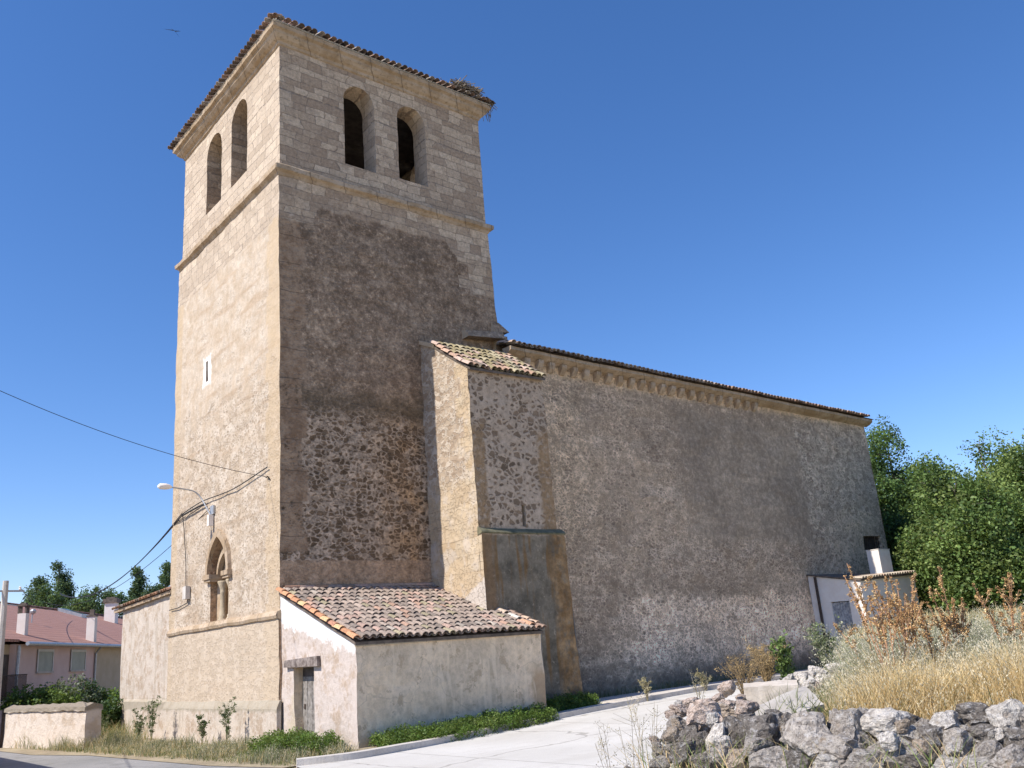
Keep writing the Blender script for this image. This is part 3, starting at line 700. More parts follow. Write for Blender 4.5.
# tower walls: belfry stage slightly set in, shaft, ledge, plinth
mb = MB()
hr = [arch(2.30, 3.48, 17.6, 20.12), arch(4.40, 5.58, 17.68, 20.1)]
hl = [arch(2.50, 3.84, 17.88, 20.25), arch(4.72, 6.10, 17.84, 20.1)]
panel(mb, 'y', 0, [(0, 16.7), (W_, 16.7), (W_, 21.5), (0, 21.5)], hr, .22, .018, .78)
panel(mb, 'x', 0, [(0, 16.7), (D_, 16.7), (D_, 21.5), (0, 21.5)], hl, .22, .018, .78)
panel(mb, 'x', W_, [(0, 16.7), (D_, 16.7), (D_, 21.5), (0, 21.5)], [arch(2.3, 3.6, 17.7, 20.1), arch(4.8, 6.1, 17.7, 20.1)], .5, .018, -.78, flip=True)
panel(mb, 'y', D_, [(0, 16.7), (W_, 16.7), (W_, 21.5), (0, 21.5)], [arch(2.3, 3.6, 17.7, 20.1), arch(4.8, 6.1, 17.7, 20.1)], .5, .018, -.78, flip=True)
belfry = mb.build('belfry', M['tower'], church)
mb = MB()
slit = [(5.50, 11.36), (5.66, 11.36), (5.66, 12.08), (5.50, 12.08)]
goth = arch(3.42, 4.92, 3.42, 4.82, 9, .62)
panel(mb, 'y', -.05, [(-.05, -.1), (W_ + .1, -.1), (W_ + .22, 8), (W_ + .14, 13), (W_ + .02, 16.7), (-.05, 16.7)], [], .22, .03)
panel(mb, 'x', -.05, [(-.05, 3.3), (8.32, 3.3), (8.5, 8), (8.62, 13), (8.55, 16.7), (-.05, 16.7)], [slit, goth], .22, .028, .5, depths=[.6, .22])
panel(mb, 'x', -.11, [(-.09, 1.05), (8.36, 1.05), (8.36, 3.22), (-.09, 3.22)], [], .25, .025)
mb.box(-.02, .02, 8.3, 8.62, 1, 16.7); mb.box(-.095, .02, -.088, -.03, 1.0, 3.25)
mb.box(W_ - .05, W_ + .04, -.02, D_ + .05, 10, 16.7); mb.box(.05, W_ - .05, D_ - .05, D_ + .04, 0, 16.7)
tower = mb.build('tower', M['tower'], church)
mb = MB(); mb.box(-.2, -.115, 0, 0, 0, 0) if False else None
# plinth with a sloping top
prof = [(-.11, -.1), (-.21, -.1), (-.22, .92), (-.20, .98), (-.13, 1.12), (-.08, 1.13)]
vs = []; ny = 36
for i in range(ny + 1):
    y = -.18 + (8.45 + .18) * i / ny
    for px, pz in prof: vs.append(jit((px, y, pz), .025))
m = len(prof); mb.add(vs, [(i * m + k, i * m + k + 1, (i + 1) * m + k + 1, (i + 1) * m + k) for i in range(ny) for k in range(m - 1)] + [tuple(range(m))])
mb.build('plinth', M['annex'], tower)
mb = MB(); prof = [(-.02, 3.16), (-.16, 3.2), (-.19, 3.28), (-.14, 3.38), (-.03, 3.42)]; vs = []
for i in range(ny + 1):
    y = -.1 + (8.36 + .1) * i / ny
    for px, pz in prof: vs.append(jit((px, y, pz), .02))
m = len(prof); mb.add(vs, [(i * m + k, i * m + k + 1, (i + 1) * m + k + 1, (i + 1) * m + k) for i in range(ny) for k in range(m - 1)] + [tuple(range(m))])
mb.build('lower_ledge', M['trim'], tower)
mb = MB(); mb.ring(0, W_, 0, D_, [(-.02, 16.45), (.06, 16.48), (.10, 16.56), (.20, 16.62), (.21, 16.76), (.10, 16.84), (-.03, 16.92)], .3, .022)
mb.build('string_course', M['trim'], tower)
mb = MB(); mb.ring(0, W_, 0, D_, [(-.02, 21.2), (.05, 21.24), (.07, 21.33), (.17, 21.38), (.26, 21.48), (.28, 21.57), (.38, 21.62), (.40, 21.74), (.30, 21.78), (-.3, 21.8)], .3, .02)
mb.build('cornice', M['trim'], belfry)
mb = MB(); mb.box(.1, W_ - .1, .1, D_ - .1, 17.05, 17.12); mb.box(.1, W_ - .1, .1, D_ - .1, 21.35, 21.42)
mb.box(.7, W_ - .8, 3.4, 3.65, 20.6, 20.85); mb.box(.7, W_ - .8, 5.6, 5.85, 20.6, 20.85)
mb.build('belfry_floor', M['darkroom'], belfry)
mb = MB(); mb.box(.56, .6, 5.3, 5.9, 11.2, 12.2); mb.build('slit_recess', M['darkroom'], tower)
# tower roof: hipped, tiled
mb = MB(); z0, zr, ov = 21.83, 23.8, .38
cx_, cy_ = W_ / 2, D_ / 2
for a, b in (((-ov, -ov), (W_ + ov, -ov)), ((W_ + ov, -ov), (W_ + ov, D_ + ov)), ((W_ + ov, D_ + ov), (-ov, D_ + ov)), ((-ov, D_ + ov), (-ov, -ov))):
    mb.add([(a[0], a[1], z0), (b[0], b[1], z0), (cx_, cy_, zr)], [(0, 1, 2)])
mb.add([(-ov, -ov, z0 - .005), (W_ + ov, -ov, z0 - .005), (W_ + ov, D_ + ov, z0 - .005), (-ov, D_ + ov, z0 - .005)], [(3, 2, 1, 0)])
for a, b, inn in (((-ov, -ov), (W_ + ov, -ov), (0, 1)), ((-ov, D_ + ov), (-ov, -ov), (1, 0)), ((W_ + ov, -ov), (W_ + ov, D_ + ov), (-1, 0)), ((W_ + ov, D_ + ov), (-ov, D_ + ov), (0, -1))):
    A = Vector((a[0], a[1], z0)); B = Vector((b[0], b[1], z0)); inn = Vector((inn[0], inn[1], 0)); up = (inn * 4.5 + Vector((0, 0, zr - z0))).normalized()
    n_ = int((B - A).length / .23)
    for i in range(n_ + 1):
        p = A + (B - A) * (i / n_)
        k = min(i, n_ - i) * .23; ln = max(.5, min(1.3, k))
        x = (B - A).normalized(); nn = x.cross(-up); nn = nn if nn.z > 0 else -nn
        for j in range(max(1, int(ln / .42))):
            barrel(mb, p + up * (.36 * (j + 1) - .05) + nn * (.045 + .02 * j) + x * random.gauss(0, .012), (-up + nn * .05), x, nn, .088, .105, .44 + random.gauss(0, .015), pick(PAL_DK))
mb.build('tower_roof', M['tile'], belfry, colors=True)
# blind gothic window
mb = MB()
def arch_band(m_, u0, u1, z0, zs, pt, w, xa, xb, n=12, legs=True):
    inner = arch(u0, u1, z0, zs, n, pt); outer = arch(u0 - w, u1 + w, z0, zs, n, pt)
    if not legs: inner = inner[2:]; outer = outer[2:]
    else: inner = inner[1:] + inner[:1]; outer = outer[1:] + outer[:1]
    k = len(inner); vs = [jit((xa, p[0], p[1]), .006) for p in inner] + [jit((xa, p[0], p[1]), .006) for p in outer] + [(xb, p[0], p[1]) for p in inner] + [(xb, p[0], p[1]) for p in outer]
    fs = []
    for i in range(k - 1):
        fs += [(i, i + 1, k + i + 1, k + i), (k + i, k + i + 1, 3 * k + i + 1, 3 * k + i), (2 * k + i, i, i + 1, 2 * k + i + 1)[::-1]]
    m_.add(vs, fs)
arch_band(mb, 3.42, 4.92, 4.82, 4.82, .62, .16, -.17, .0, legs=False)
gw = mb.build('hood_mould', M['trim'], tower)
mb = MB(); panel(mb, 'x', .17, arch(3.40, 4.94, 3.40, 4.82, 9, .62), [arch(3.68, 4.66, 3.44, 4.78, 9, .55)], .2, .006, .42)
mb.box(.585, .62, 3.6, 4.75, 3.4, 5.9)
mb.build('blind_window', M['trim'], tower)
mb = MB(); arch_band(mb, 3.72, 4.62, 4.78, 4.78, .55, .11, .06, .2, legs=False)
arch_band(mb, 3.84, 4.50, 4.78, 4.78, .5, .10, .24, .4, legs=False)
mb.build('archivolt', M['trim'], tower)
for u0, u1 in ((4.62, 5.16), (3.20, 3.70)):
    mb = MB(); mb.box(-.21, .3, u0, u1, 4.70, 4.84); mb.box(-.17, .26, u0 + .03, u1 - .03, 4.62, 4.70); mb.build('impost', M['trim'], tower)
for u in (4.50, 3.86):
    mb = MB(); mb.lathe([(.15, 3.40), (.15, 3.46), (.11, 3.52), (.125, 3.56), (.09, 3.6), (.085, 4.25), (.10, 4.28), (.085, 4.31), (.12, 4.45), (.175, 4.58), (.17, 4.62)], (.20, u, 0), 12)
    mb.build('colonnette', M['trim_grey'], tower, smooth=True)
mb = MB(); mb.box(-.1, .55, 3.4, 4.95, 3.35, 3.425); mb.build('window_sill', M['trim'], tower)

# nave
YN, XE = -.70, 31.05
mb = MB()
nwin = [(29.0, 5.06), (30.62, 5.06), (30.62, 5.74), (29.0, 5.74)]
panel(mb, 'y', YN, [(7.6, -.1), (XE + .02, -.1), (XE, 11.2), (7.6, 11.55)], [nwin], .45, .045, .35)
mb.add([(XE, YN, -.1), (XE, 12, -.1), (XE, 12, 11.3), (XE, YN, 11.3)], [(0, 1, 2, 3)])
mb.add([(8, 12, -.1), (8, 12, 11.6), (XE, 12, 11.3), (XE, 12, -.1)], [(0, 1, 2, 3)])
mb.add([(7.62, YN, -.1), (7.62, 1, -.1), (7.62, 1, 11.9), (7.62, YN, 11.7)], [(3, 2, 1, 0)])
nave = mb.build('nave', M['nave'], church)
def zc(x): return 11.56 - (x - 8) * .0125              # cornice underside along the nave
mb = MB(); prof = [(.0, -.06), (-.12, 0), (-.20, .02), (-.34, .10), (-.38, .12), (-.38, .24), (-.3, .26), (.1, .27)]
vs = []; nx2 = 60; m = len(prof)
for i in range(nx2 + 1):
    x = 7.88 + (XE + .2 - 7.88) * i / nx2
    for py, pz in prof: vs.append(jit((x, YN + py, zc(x) + pz), .022))
mb.add(vs, [(i * m + k, (i + 1) * m + k, (i + 1) * m + k + 1, i * m + k + 1) for i in range(nx2) for k in range(m - 1)] + [tuple(range(m - 1, -1, -1)), tuple(nx2 * m + k for k in range(m))])
ncor = mb.build('nave_cornice', M['trim'], nave)
x = 8.75
while x < 22.4:
    mb = MB(); z = zc(x); k = random.random(); w = random.uniform(.105, .135)
    dep = random.uniform(.2, .27)
    pr = [(0.02, -.36), (-.05, -.34), (-.13 - .05 * k, -.24), (-dep, -.12), (-dep - .01, -.005), (0.02, -.005)]
    vs = [jit((x - w, YN + a, z + b), .012) for a, b in pr] + [jit((x + w, YN + a, z + b), .012) for a, b in pr]
    n_ = len(pr); mb.add(vs, [tuple(range(n_)), tuple(range(2 * n_ - 1, n_ - 1, -1))] + [(i, n_ + i, n_ + (i + 1) % n_, (i + 1) % n_) for i in range(n_)])
    mb.build('corbel', M['trim'], ncor); x += .60 + random.uniform(-.04, .04)
mb = MB()
ye = YN - .46; dn = Vector((0, -1, -.30)).normalized(); Lr = .8
for x0 in range(7, 31, 3):
    xa = max(7.95, x0); xb = min(XE + .28, x0 + 3)
    top = Vector((xa, ye + .03, zc(xa) + .245)) - dn * Lr
    tile_roof(mb, top, Vector((xb - xa - .22, 0, zc(xb) - zc(xa))), dn * Lr, [((.36, .27, .21), 4), ((.46, .35, .27), 3), ((.55, .48, .41), 3), ((.26, .20, .16), 2)] if x0 < 19 else [((.36, .27, .21), 3), ((.46, .30, .20), 3), ((.40, .24, .16), 2)], .225, .36)
za, zb = zc(7.95) + .25, zc(XE) + .25
mb.add([(7.95, ye, za), (XE + .28, ye, zb), (XE - 2.5, 5.6, zb + 2.2), (7.95, 5.6, za + 2.2)], [(0, 1, 2, 3)], (.2, .15, .12))
mb.add([(XE + .28, ye, zb), (XE + .28, 12, zb), (XE - 2.5, 5.6, zb + 2.2)], [(0, 1, 2)], (.3, .18, .12))
mb.add([(7.95, 12, za), (7.95, 5.6, za + 2.2), (XE - 2.5, 5.6, zb + 2.2), (XE + .28, 12, zb)], [(0, 1, 2, 3)], (.2, .15, .12))
mb.build('nave_roof', M['tile'], nave, colors=True)
# barred opening by the east end
mb = MB(); mb.box(28.9, 30.7, YN + .34, YN + .38, 4.95, 5.85); nw = mb.build('window', M['darkroom'], nave)
mb = MB()
for i in range(9): xx = 29.12 + i * .17; mb.bar((xx, YN + .1, 5.06), (xx, YN + .1, 5.74), .03, .03, (1, 0, 0))
mb.bar((29.0, YN + .1, 5.42), (30.62, YN + .1, 5.42), .03, .03); mb.build('bars', M['iron'], nw)
# tower weathering stone beside the nave roof
mb = MB(); vs = [jit(p, .02) for p in [(7.9, -.25, 12.55), (8.62, -.2, 12.68), (8.62, 2.4, 12.68), (7.9, 2.4, 12.55), (7.9, -.12, 13.0), (8.2, -.12, 13.0), (8.2, 2.4, 13.0), (7.9, 2.4, 13.0)]]
mb.add(vs, [(0, 3, 2, 1), (4, 5, 6, 7), (0, 1, 5, 4), (1, 2, 6, 5), (2, 3, 7, 6), (3, 0, 4, 7)]); mb.box(7.96, 8.5, -.2, 2.4, 11.4, 12.5); mb.build('weathering_stone', M['tower'], tower)
mb = MB(); vs = [jit(p, .03) for p in [(6.6, -.45, 12.15), (8.2, -.45, 12.3), (8.2, -.02, 12.3), (6.6, -.02, 12.15), (6.6, -.3, 12.42), (8.2, -.3, 12.58), (8.2, -.02, 12.62), (6.6, -.02, 12.5)]]
mb.add(vs, [(0, 3, 2, 1), (4, 5, 6, 7), (0, 1, 5, 4), (1, 2, 6, 5), (2, 3, 7, 6), (3, 0, 4, 7)]); mb.build('drip_ledge', M['tower'], tower)

# stair turret between tower and nave
XT, YT = 4.88, -2.52
mb = MB()
panel(mb, 'x', XT, [(YT, -.1), (.0, -.1), (0.0, 11.78), (-.85, 11.36), (YT, 10.2)], [], .22, .05); mb.box(XT + .01, XT + .3, YT - .13, YT + .1, -.1, 5.2)
panel(mb, 'y', YT, [(XT, 5.28), (7.9, 5.28), (7.86, 10.28), (XT, 10.2)], [[(6.55, 5.42), (6.68, 5.42), (6.68, 6.05), (6.55, 6.05)]], .22, .03, .5)
panel(mb, 'y', YT - .14, [(XT + .0, -.1), (8.3, -.1), (8.12, 3), (8.08, 5.22), (XT + .0, 5.22)], [], .22, .03)
panel(mb, 'x', 7.85, [(YT + .02, 5.2), (-.6, 5.2), (-.6, 11.5), (YT + .02, 10.2)], [], .3, .02, flip=True)
mb.add([(8.28, YT - .14, -.1), (8.28, -.7, -.1), (8.06, -.7, 5.25), (8.06, YT - .14, 5.22)], [(0, 1, 2, 3)])
turret = mb.build('stair_turret', M['turret'], church)
mb = MB(); pr = [(.05, 5.12), (-.14, 5.16), (-.175, 5.2), (-.14, 5.25), (.02, 5.36)]; vs = []
for i in range(15):
    x = XT - .02 + 3.26 * i / 14
    for a, b in pr: vs.append(jit((x, YT + a, b), .02))
m = len(pr); mb.add(vs, [(i * m + k, (i + 1) * m + k, (i + 1) * m + k + 1, i * m + k + 1) for i in range(14) for k in range(m - 1)] + [tuple(range(m - 1, -1, -1)), tuple(14 * m + k for k in range(m))])
mb.build('turret_ledge', simple_mat('mossy_ledge', (.10, .10, .06), (.20, .18, .11), 5), turret)
mb = MB(); mb.box(6.5, 6.73, YT + .45, YT + .5, 5.3, 6.1); mb.build('slit_recess', M['darkroom'], turret)
mb = MB(); D0 = Vector((0, YT - .1, 10.14)) - Vector((0, -.72, 11.47))
tile_roof(mb, (XT - .03, -.72, 11.47), (2.95, 0, .05), D0, PAL_TUR, .23, .38, edge=[((.62, .45, .36), 2), ((.55, .36, .26), 2)], jitter=1.5)
roof_ = mb.build('turret_roof', M['tile'], turret, colors=True)
mb = MB(); roof_bed(mb, [(XT - .03, -.75, 11.44), (XT - .03, YT - .12, 10.16), (7.9, YT - .12, 10.2), (7.9, -.75, 11.44)], .08); mb.build('roof_bedding', M['mortar'], turret)
mb = MB(); vs = [jit(p, .025) for p in [(XT - .05, .0, 11.7), (7.9, .0, 11.75), (7.9, -.85, 11.34), (XT - .05, -.85, 11.30), (XT - .05, .0, 11.84), (7.9, .0, 11.9), (7.9, -.85, 11.5), (XT - .05, -.85, 11.44)]]
mb.add(vs, [(0, 1, 2, 3), (4, 7, 6, 5), (0, 4, 5, 1), (1, 5, 6, 2), (2, 6, 7, 3), (3, 7, 4, 0)]); mb.build('mortar_weathering', M['tower'], turret)
# low chapel on the north-west, curved corner
chapel = None
mb = MB(); path = [(0.05, 8.3)]
for i in range(9): path.append((.05, 8.3 + 5.6 * (i + 1) / 9))
for i in range(1, 8): a = PI / 2 * i / 7; path.append((.05 + .75 * (1 - math.cos(a)), 13.9 + .75 * math.sin(a)))
for i in range(1, 6): path.append((.8 + i * 1.2, 14.65))
vs = []; zs_ = [-.1, .35, .75, 1.12, 1.2, 1.8, 2.4, 3, 3.6, 4.2, 4.52]
for k, (px, py) in enumerate(path):
    for z in zs_:
        o_ = .10 if z < 1.15 else 0
        ang = 0 if py <= 13.9 else min(PI / 2, (py - 13.9) / .75 * PI / 2)
        vs.append(jit((px - o_ * math.cos(ang), py + o_ * math.sin(ang), z if z < 4 else z + (14.6 - py) * .032), .03))
m = len(zs_); mb.add(vs, [(i * m + k, i * m + k + 1, (i + 1) * m + k + 1, (i + 1) * m + k) for i in range(len(path) - 1) for k in range(m - 1)])
chapel = mb.build('side_chapel', M['annex'], church)
mb = MB()
mb.add([(-.15, 8.45, 4.75), (-.15, 14.75, 4.55), (6.5, 14.75, 6.2), (6.5, 8.45, 6.4)], [(0, 3, 2, 1)], (.32, .18, .12))
for i in range(27):
    y = 8.5 + i * .235; p = Vector((.75, y, 4.98 - (y - 8.4) * .03)); d = Vector((-1, 0, -.27)).normalized()
    barrel(mb, p, d, Vector((0, 1, 0)), Vector((-.26, 0, 1)).normalized(), .09, .108, .98 + random.gauss(0, .02), pick(PAL_RED))
mb.build('chapel_roof', M['tile'], chapel, colors=True)
mb = MB(); 
for i in range(12): y = 8.36 + i * .53; mb.box(-.09, .1, y, y + .525, 4.60 - (y - 8.4) * .031, 4.71 - (y - 8.4) * .031)
mb.build('chapel_eaves', M['trim'], chapel)

# ---------------------------------------------------------------- lean-to annex
lean = thing('lean_to', 'low lean-to annex with whitewashed end wall and lichened tile roof against the tower foot', 'outbuilding', (0, -4, 0))
XL0, XL1, YL = -.03, 5.66, -3.98
mb = MB()
door_h = [(-1.88, -.02), (-.80, -.02), (-.80, 1.9), (-1.88, 1.9)]
panel(mb, 'x', XL0, [(YL, -.1), (0, -.1), (0, 3.80), (YL, 2.36)], [[(-1.86, -.09), (-.82, -.09), (-.80, 1.9), (-1.88, 1.9)]], .2, .035, .26)
panel(mb, 'y', YL, [(XL0, -.1), (XL1, -.1), (XL1 - .03, 2.34), (XL0, 2.36)], [], .22, .04)
panel(mb, 'x', XL1, [(YL, -.1), (-2.6, -.1), (-2.6, 2.9), (YL, 2.34)], [], .3, .03, flip=True)
lw = mb.build('wall', M['lime'], lean)
mb = MB(); vs = [jit(p, .03) for p in [(-.14, -2.26, 1.9), (.2, -2.26, 1.9), (.2, -.40, 1.92), (-.14, -.40, 1.92), (-.13, -2.24, 2.13), (.2, -2.24, 2.13), (.2, -.42, 2.10), (-.13, -.42, 2.10)]]
mb.add(vs, [(0, 3, 2, 1), (4, 5, 6, 7), (0, 1, 5, 4), (1, 2, 6, 5), (2, 3, 7, 6), (3, 0, 4, 7)])
mb.build('lintel', simple_mat('old_timber', (.13, .10, .085), (.30, .25, .22), 7, .95, .8), lean)
mb = MB()
for i in range(8): y0 = -1.88 + i * .135; mb.box(.20 + (i % 2) * .006, .235, y0 + .004, y0 + .131, 0, 1.66)
mb.box(.24, .26, -1.9, -.8, 0, 1.7)
dr = mb.build('door', M['wood'], lean)
mb = MB(); mb.box(.22, .25, -1.9, -.78, 1.665, 1.9); mb.build('dark_overdoor', M['darkroom'], lean)
mb = MB(); mb.box(.185, .199, -.98, -.90, .88, 1.0); mb.build('latch', M['iron'], dr)
mb = MB()
T0 = Vector((XL0 - .08, -.03, 3.86)); T1 = Vector((XL0 - .08, YL - .16, 2.36))
tile_roof(mb, T0, (XL1 - XL0 + .06, 0, -.03), T1 - T0, PAL_OLD, .205, .33, edge=[((.60, .30, .16), 4), ((.66, .42, .22), 2), ((.50, .25, .16), 2)], right_edge=[((.60, .42, .30), 2), ((.35, .24, .18), 2)], jitter=1.4)
# loose pale ridge pieces at the far verge, and bedded tiles along the wall
for k in range(3):
    p = T0 + (T1 - T0) * (.62 + .13 * k) + Vector((XL1 - XL0 - .28, 0, .10)); barrel(mb, p, (T1 - T0).normalized(), Vector((1, 0, 0)), Vector((0, -.35, .93)), .09, .11, .45, [(.62, .47, .35), (.70, .62, .52), (.64, .36, .22)][k])
for k in range(13):
    barrel(mb, T0 + Vector((.15 + k * .42, -.06, .10)), Vector((1, 0, 0)), Vector((0, -1, 0)), Vector((0, 0, 1)), .09, .10, .44, pick(PAL_RED if k < 6 and k % 2 == 0 else PAL_OLD))
lr = mb.build('tiled_roof', M['tile'], lean, colors=True)
mb = MB(); roof_bed(mb, [(XL0 - .05, -.03, 3.86), (XL0 - .05, YL - .08, 2.37), (XL1 + .02, YL - .08, 2.34), (XL1 + .02, -.03, 3.83)], .07); mb.build('roof_bedding', M['mortar'], lr)
mb = MB(); mb.box(XL0 - .02, XL1, YL - .06, YL + .02, 2.27, 2.345); mb.build('eaves_course', M['trim_grey'], lean)

# ---------------------------------------------------------------- white shed by the east end
shed = thing('shed', 'small white rendered shed with tile-edged flat roof at the far end of the nave', 'outbuilding', (24, -2, 0))
XS0, XS1, YS = 23.86, 28.35, -3.1
mb = MB()
dh = [(-2.45, -.05), (-1.60, -.05), (-1.60, 2.76), (-2.45, 2.74)]
panel(mb, 'x', XS0, [(YS, -.1), (-.72, -.1), (-.72, 3.93), (YS, 3.47)], [[(-2.45, -.09), (-1.6, -.09), (-1.60, 2.76), (-2.45, 2.74)]], .3, .012, .12)
panel(mb, 'y', YS, [(XS0, -.1), (XS1, -.1), (XS1, 3.68), (XS0, 3.47)], [], .3, .012)
mb.add([(XS1, YS, -.1), (XS1, -.72, -.1), (XS1, -.72, 3.9), (XS1, YS, 3.68)], [(0, 1, 2, 3)])
mb.build('wall', M['white'], shed)
mb = MB()
for i in range(7): y0 = -2.45 + i * .122; mb.box(XS0 + .07, XS0 + .1, y0 + .006, y0 + .116, 0, 2.72)
mb.build('door', simple_mat('blue_grey_boards', (.20, .21, .23), (.50, .50, .50), 10, .9, .5), shed)
mb = MB(); mb.tube([(XS0 - .07, -1.1, 0), (XS0 - .07, -1.1, 3.85)], .06, 8); mb.build('downpipe', M['iron'], shed)
mb = MB(); roof_bed(mb, [(XS0 - .08, -.72, 3.99), (XS0 - .08, YS - .1, 3.53), (XS1 + .1, YS - .1, 3.74), (XS1 + .1, -.72, 3.99)], .05); rb = mb.build('roof', M['mortar'], shed)
mb = MB()
for i in range(21):
    xx = XS0 + .02 + i * .217; z = 3.53 + (xx - XS0) * .046
    barrel(mb, Vector((xx, YS + .4, z + .10)), Vector((0, -1, -.11)).normalized(), Vector((1, 0, 0)), Vector((0, -.1, 1)), .085, .10, .56, pick([((.42, .33, .25), 3), ((.50, .42, .32), 3), ((.46, .30, .21), 1)]))
mb.build('edge_tiles', M['tile'], rb, colors=True)
mb = MB(); mb.box(27.0, 27.95, -2.42, -1.85, 3.55, 4.86); bx = mb.build('chimney', M['white'], shed)
mb = MB(); mb.box(26.98, 27.97, -2.44, -1.83, 4.865, 4.89); mb.build('cap', M['white'], bx)

# ---------------------------------------------------------------- lamp, boxes and cables on the tower
lamp = thing('street_lamp', 'white street lamp on a curved steel arm fixed to the tower wall', 'street lamp', (-.1, 4.74, 6.6))
mb = MB(); arm = smooth_line([(-.16, 4.72, 6.68), (-.24, 4.86, 6.95), (-.36, 5.05, 7.3), (-.55, 5.12, 7.5), (-.9, 5.11, 7.56), (-1.35, 5.08, 7.595)], 6)
mb.tube(arm, .022, 8); mb.build('arm', M['greymetal'], lamp, smooth=True)
mb = MB(); mb.tube([(-1.28, 5.09, 7.595), (-1.34, 5.085, 7.60), (-1.46, 5.08, 7.605), (-1.64, 5.07, 7.60), (-1.70, 5.06, 7.585)], [.035, .07, .095, .09, .045], 12); mb.build('lamp_head', M['white'], lamp, smooth=True)
mb = MB(); mb.box(-.24, -.085, 4.66, 4.80, 6.35, 6.70); mb.build('ballast_box', M['white'], lamp)
mb = MB(); mb.box(-.12, -.07, 4.60, 4.86, 6.72, 7.0); mb.build('bracket', M['greymetal'], lamp)
mbx = thing('junction_box', 'small grey electrical box on the sunlit tower wall, with a thin conduit rising from it', 'electrical box', (-.1, 6.7, 4.3))
mb = MB(); mb.box(-.22, -.07, 6.58, 6.86, 4.27, 4.68); mb.build('box', M['kerb'], mbx)
mb = MB(); mb.tube([(-.10, 6.88, 4.6), (-.10, 6.95, 5.5), (-.10, 7.22, 6.65), (-.13, 7.28, 7.05)], .014, 5); mb.tube([(-.1, 6.7, 4.26), (-.1, 6.75, 4.15), (-.1, 7.6, 4.06), (-.1, 8.4, 4.05)], .014, 5); mb.build('conduit', M['black'], mbx)
def sag(a, b, s, n=26):
    a, b = Vector(a), Vector(b); return [a + (b - a) * (i / n) - Vector((0, 0, 4 * s * (i / n) * (1 - i / n))) for i in range(n + 1)]
mb = MB(); mb.tube(sag((-.1, .66, 7.14), (-9.19, -1.05, 9.2), .38) + [Vector((-13, -1.77, 10.5)), Vector((-20, -3.1, 13.6)), Vector((-34, -5.7, 21))], .008, 5)
mb.tube([(-.03, .55, 7.0), (-.12, .6, 7.14), (-.1, .75, 7.14)], .02, 5)
tag(mb.build('overhead_cable', M['black']), 'single thin overhead cable running from the tower corner out to the upper left', 'cable')
mb = MB()
for k, (dz, s) in enumerate(((0, 1.0), (.05, 1.04), (-.05, .93))):
    mb.tube(sag((-.16, 7.25, 7.12 + dz), (2.73, 35.46, 7.0 + dz), 1.15 * s), .013, 5)
mb.tube(smooth_line([(-.16, 7.25, 7.12), (-.14, 6.2, 7.23), (-.13, 5.3, 7.27), (-.13, 3, 7.22), (-.12, .62, 7.42)], 5), .017, 5)
mb.tube(smooth_line([(-.16, 7.25, 7.07), (-.14, 6.2, 7.13), (-.13, 5.3, 7.16)], 5), .03, 5)
tag(mb.build('cable_bundle', M['black']), 'thick dark bundle of sagging cables clamped to the tower and dropping leftwards', 'cable')
mb = MB(); mb.tube(sag((-.12, 4.9, 6.95), (2.0, 36, 6.6), 1.2), .011, 5)
tag(mb.build('overhead_cable', M['black']), 'thin sagging cable running from the street lamp bracket towards the far roofs', 'cable')

# ---------------------------------------------------------------- stork nest and swift
nest = MB()
for i in range(420):
    a = random.uniform(0, 2 * PI); r = .72 * math.sqrt(random.random()); h = random.uniform(-.04, .42 - .25 * r)
    c = Vector((7.45 + r * math.cos(a) * 1.15, .25 + r * math.sin(a), 22.12 + h)); t = a + PI / 2 + random.gauss(0, .6)
    d = Vector((math.cos(t), math.sin(t), random.gauss(0, .18))) * random.uniform(.15, .42)
    g_ = random.uniform(.7, 1.2); nest.bar(c - d, c + d, .022, .022, col=(.30 * g_, .25 * g_, .19 * g_))
for i in range(22):
    c = Vector((random.uniform(8.2, 8.55), random.uniform(-.45, .3), 21.95)); d = Vector((random.uniform(-.05, .25), random.uniform(-.2, .1), -random.uniform(.1, .75)))
    nest.bar(c, c + d, .016, .016, col=(.22, .18, .13))
tag(nest.build('stork_nest', M['stalk'], colors=True), 'ragged stork nest of grey twigs on the right corner of the tower roof', 'nest')
b = MB(); B0 = Vector((1.53, 15.06, 32.28))
rx, uz = R2, U2
def bp(a, c, e=0): return B0 + (rx * a + uz * c + F * e) * 1.4
b.add([bp(-.10, .10), bp(-.03, .03, .04), bp(-.03, .03, -.04), bp(.05, -.02, .045), bp(.05, -.02, -.045), bp(.14, -.16), bp(.0, .0, 0), bp(.02, -.06, 0)], [(0, 1, 3), (0, 4, 2), (0, 2, 1), (1, 2, 4, 3), (3, 4, 5)])
for s in (1, -1):
    b.add([bp(-.02, .03, .03 * s), bp(.03, -.01, .03 * s), bp(.02 + .08 * (s > 0) - .1 * (s < 0), .10 * (s > 0) - .02, .18 * s), bp(.13 * (s > 0) - .26 * (s < 0), .12 * (s > 0) - .05 * (s < 0), .32 * s)], [(0, 1, 2), (1, 3, 2)])
b.add([bp(.10, -.10), bp(.20, -.20, .03), bp(.13, -.14, 0), bp(.20, -.20, -.03)], [(0, 1, 2), (0, 2, 3)])
tag(b.build('bird', M['black']), 'tiny dark bird in flight in the blue sky left of the tower', 'bird')

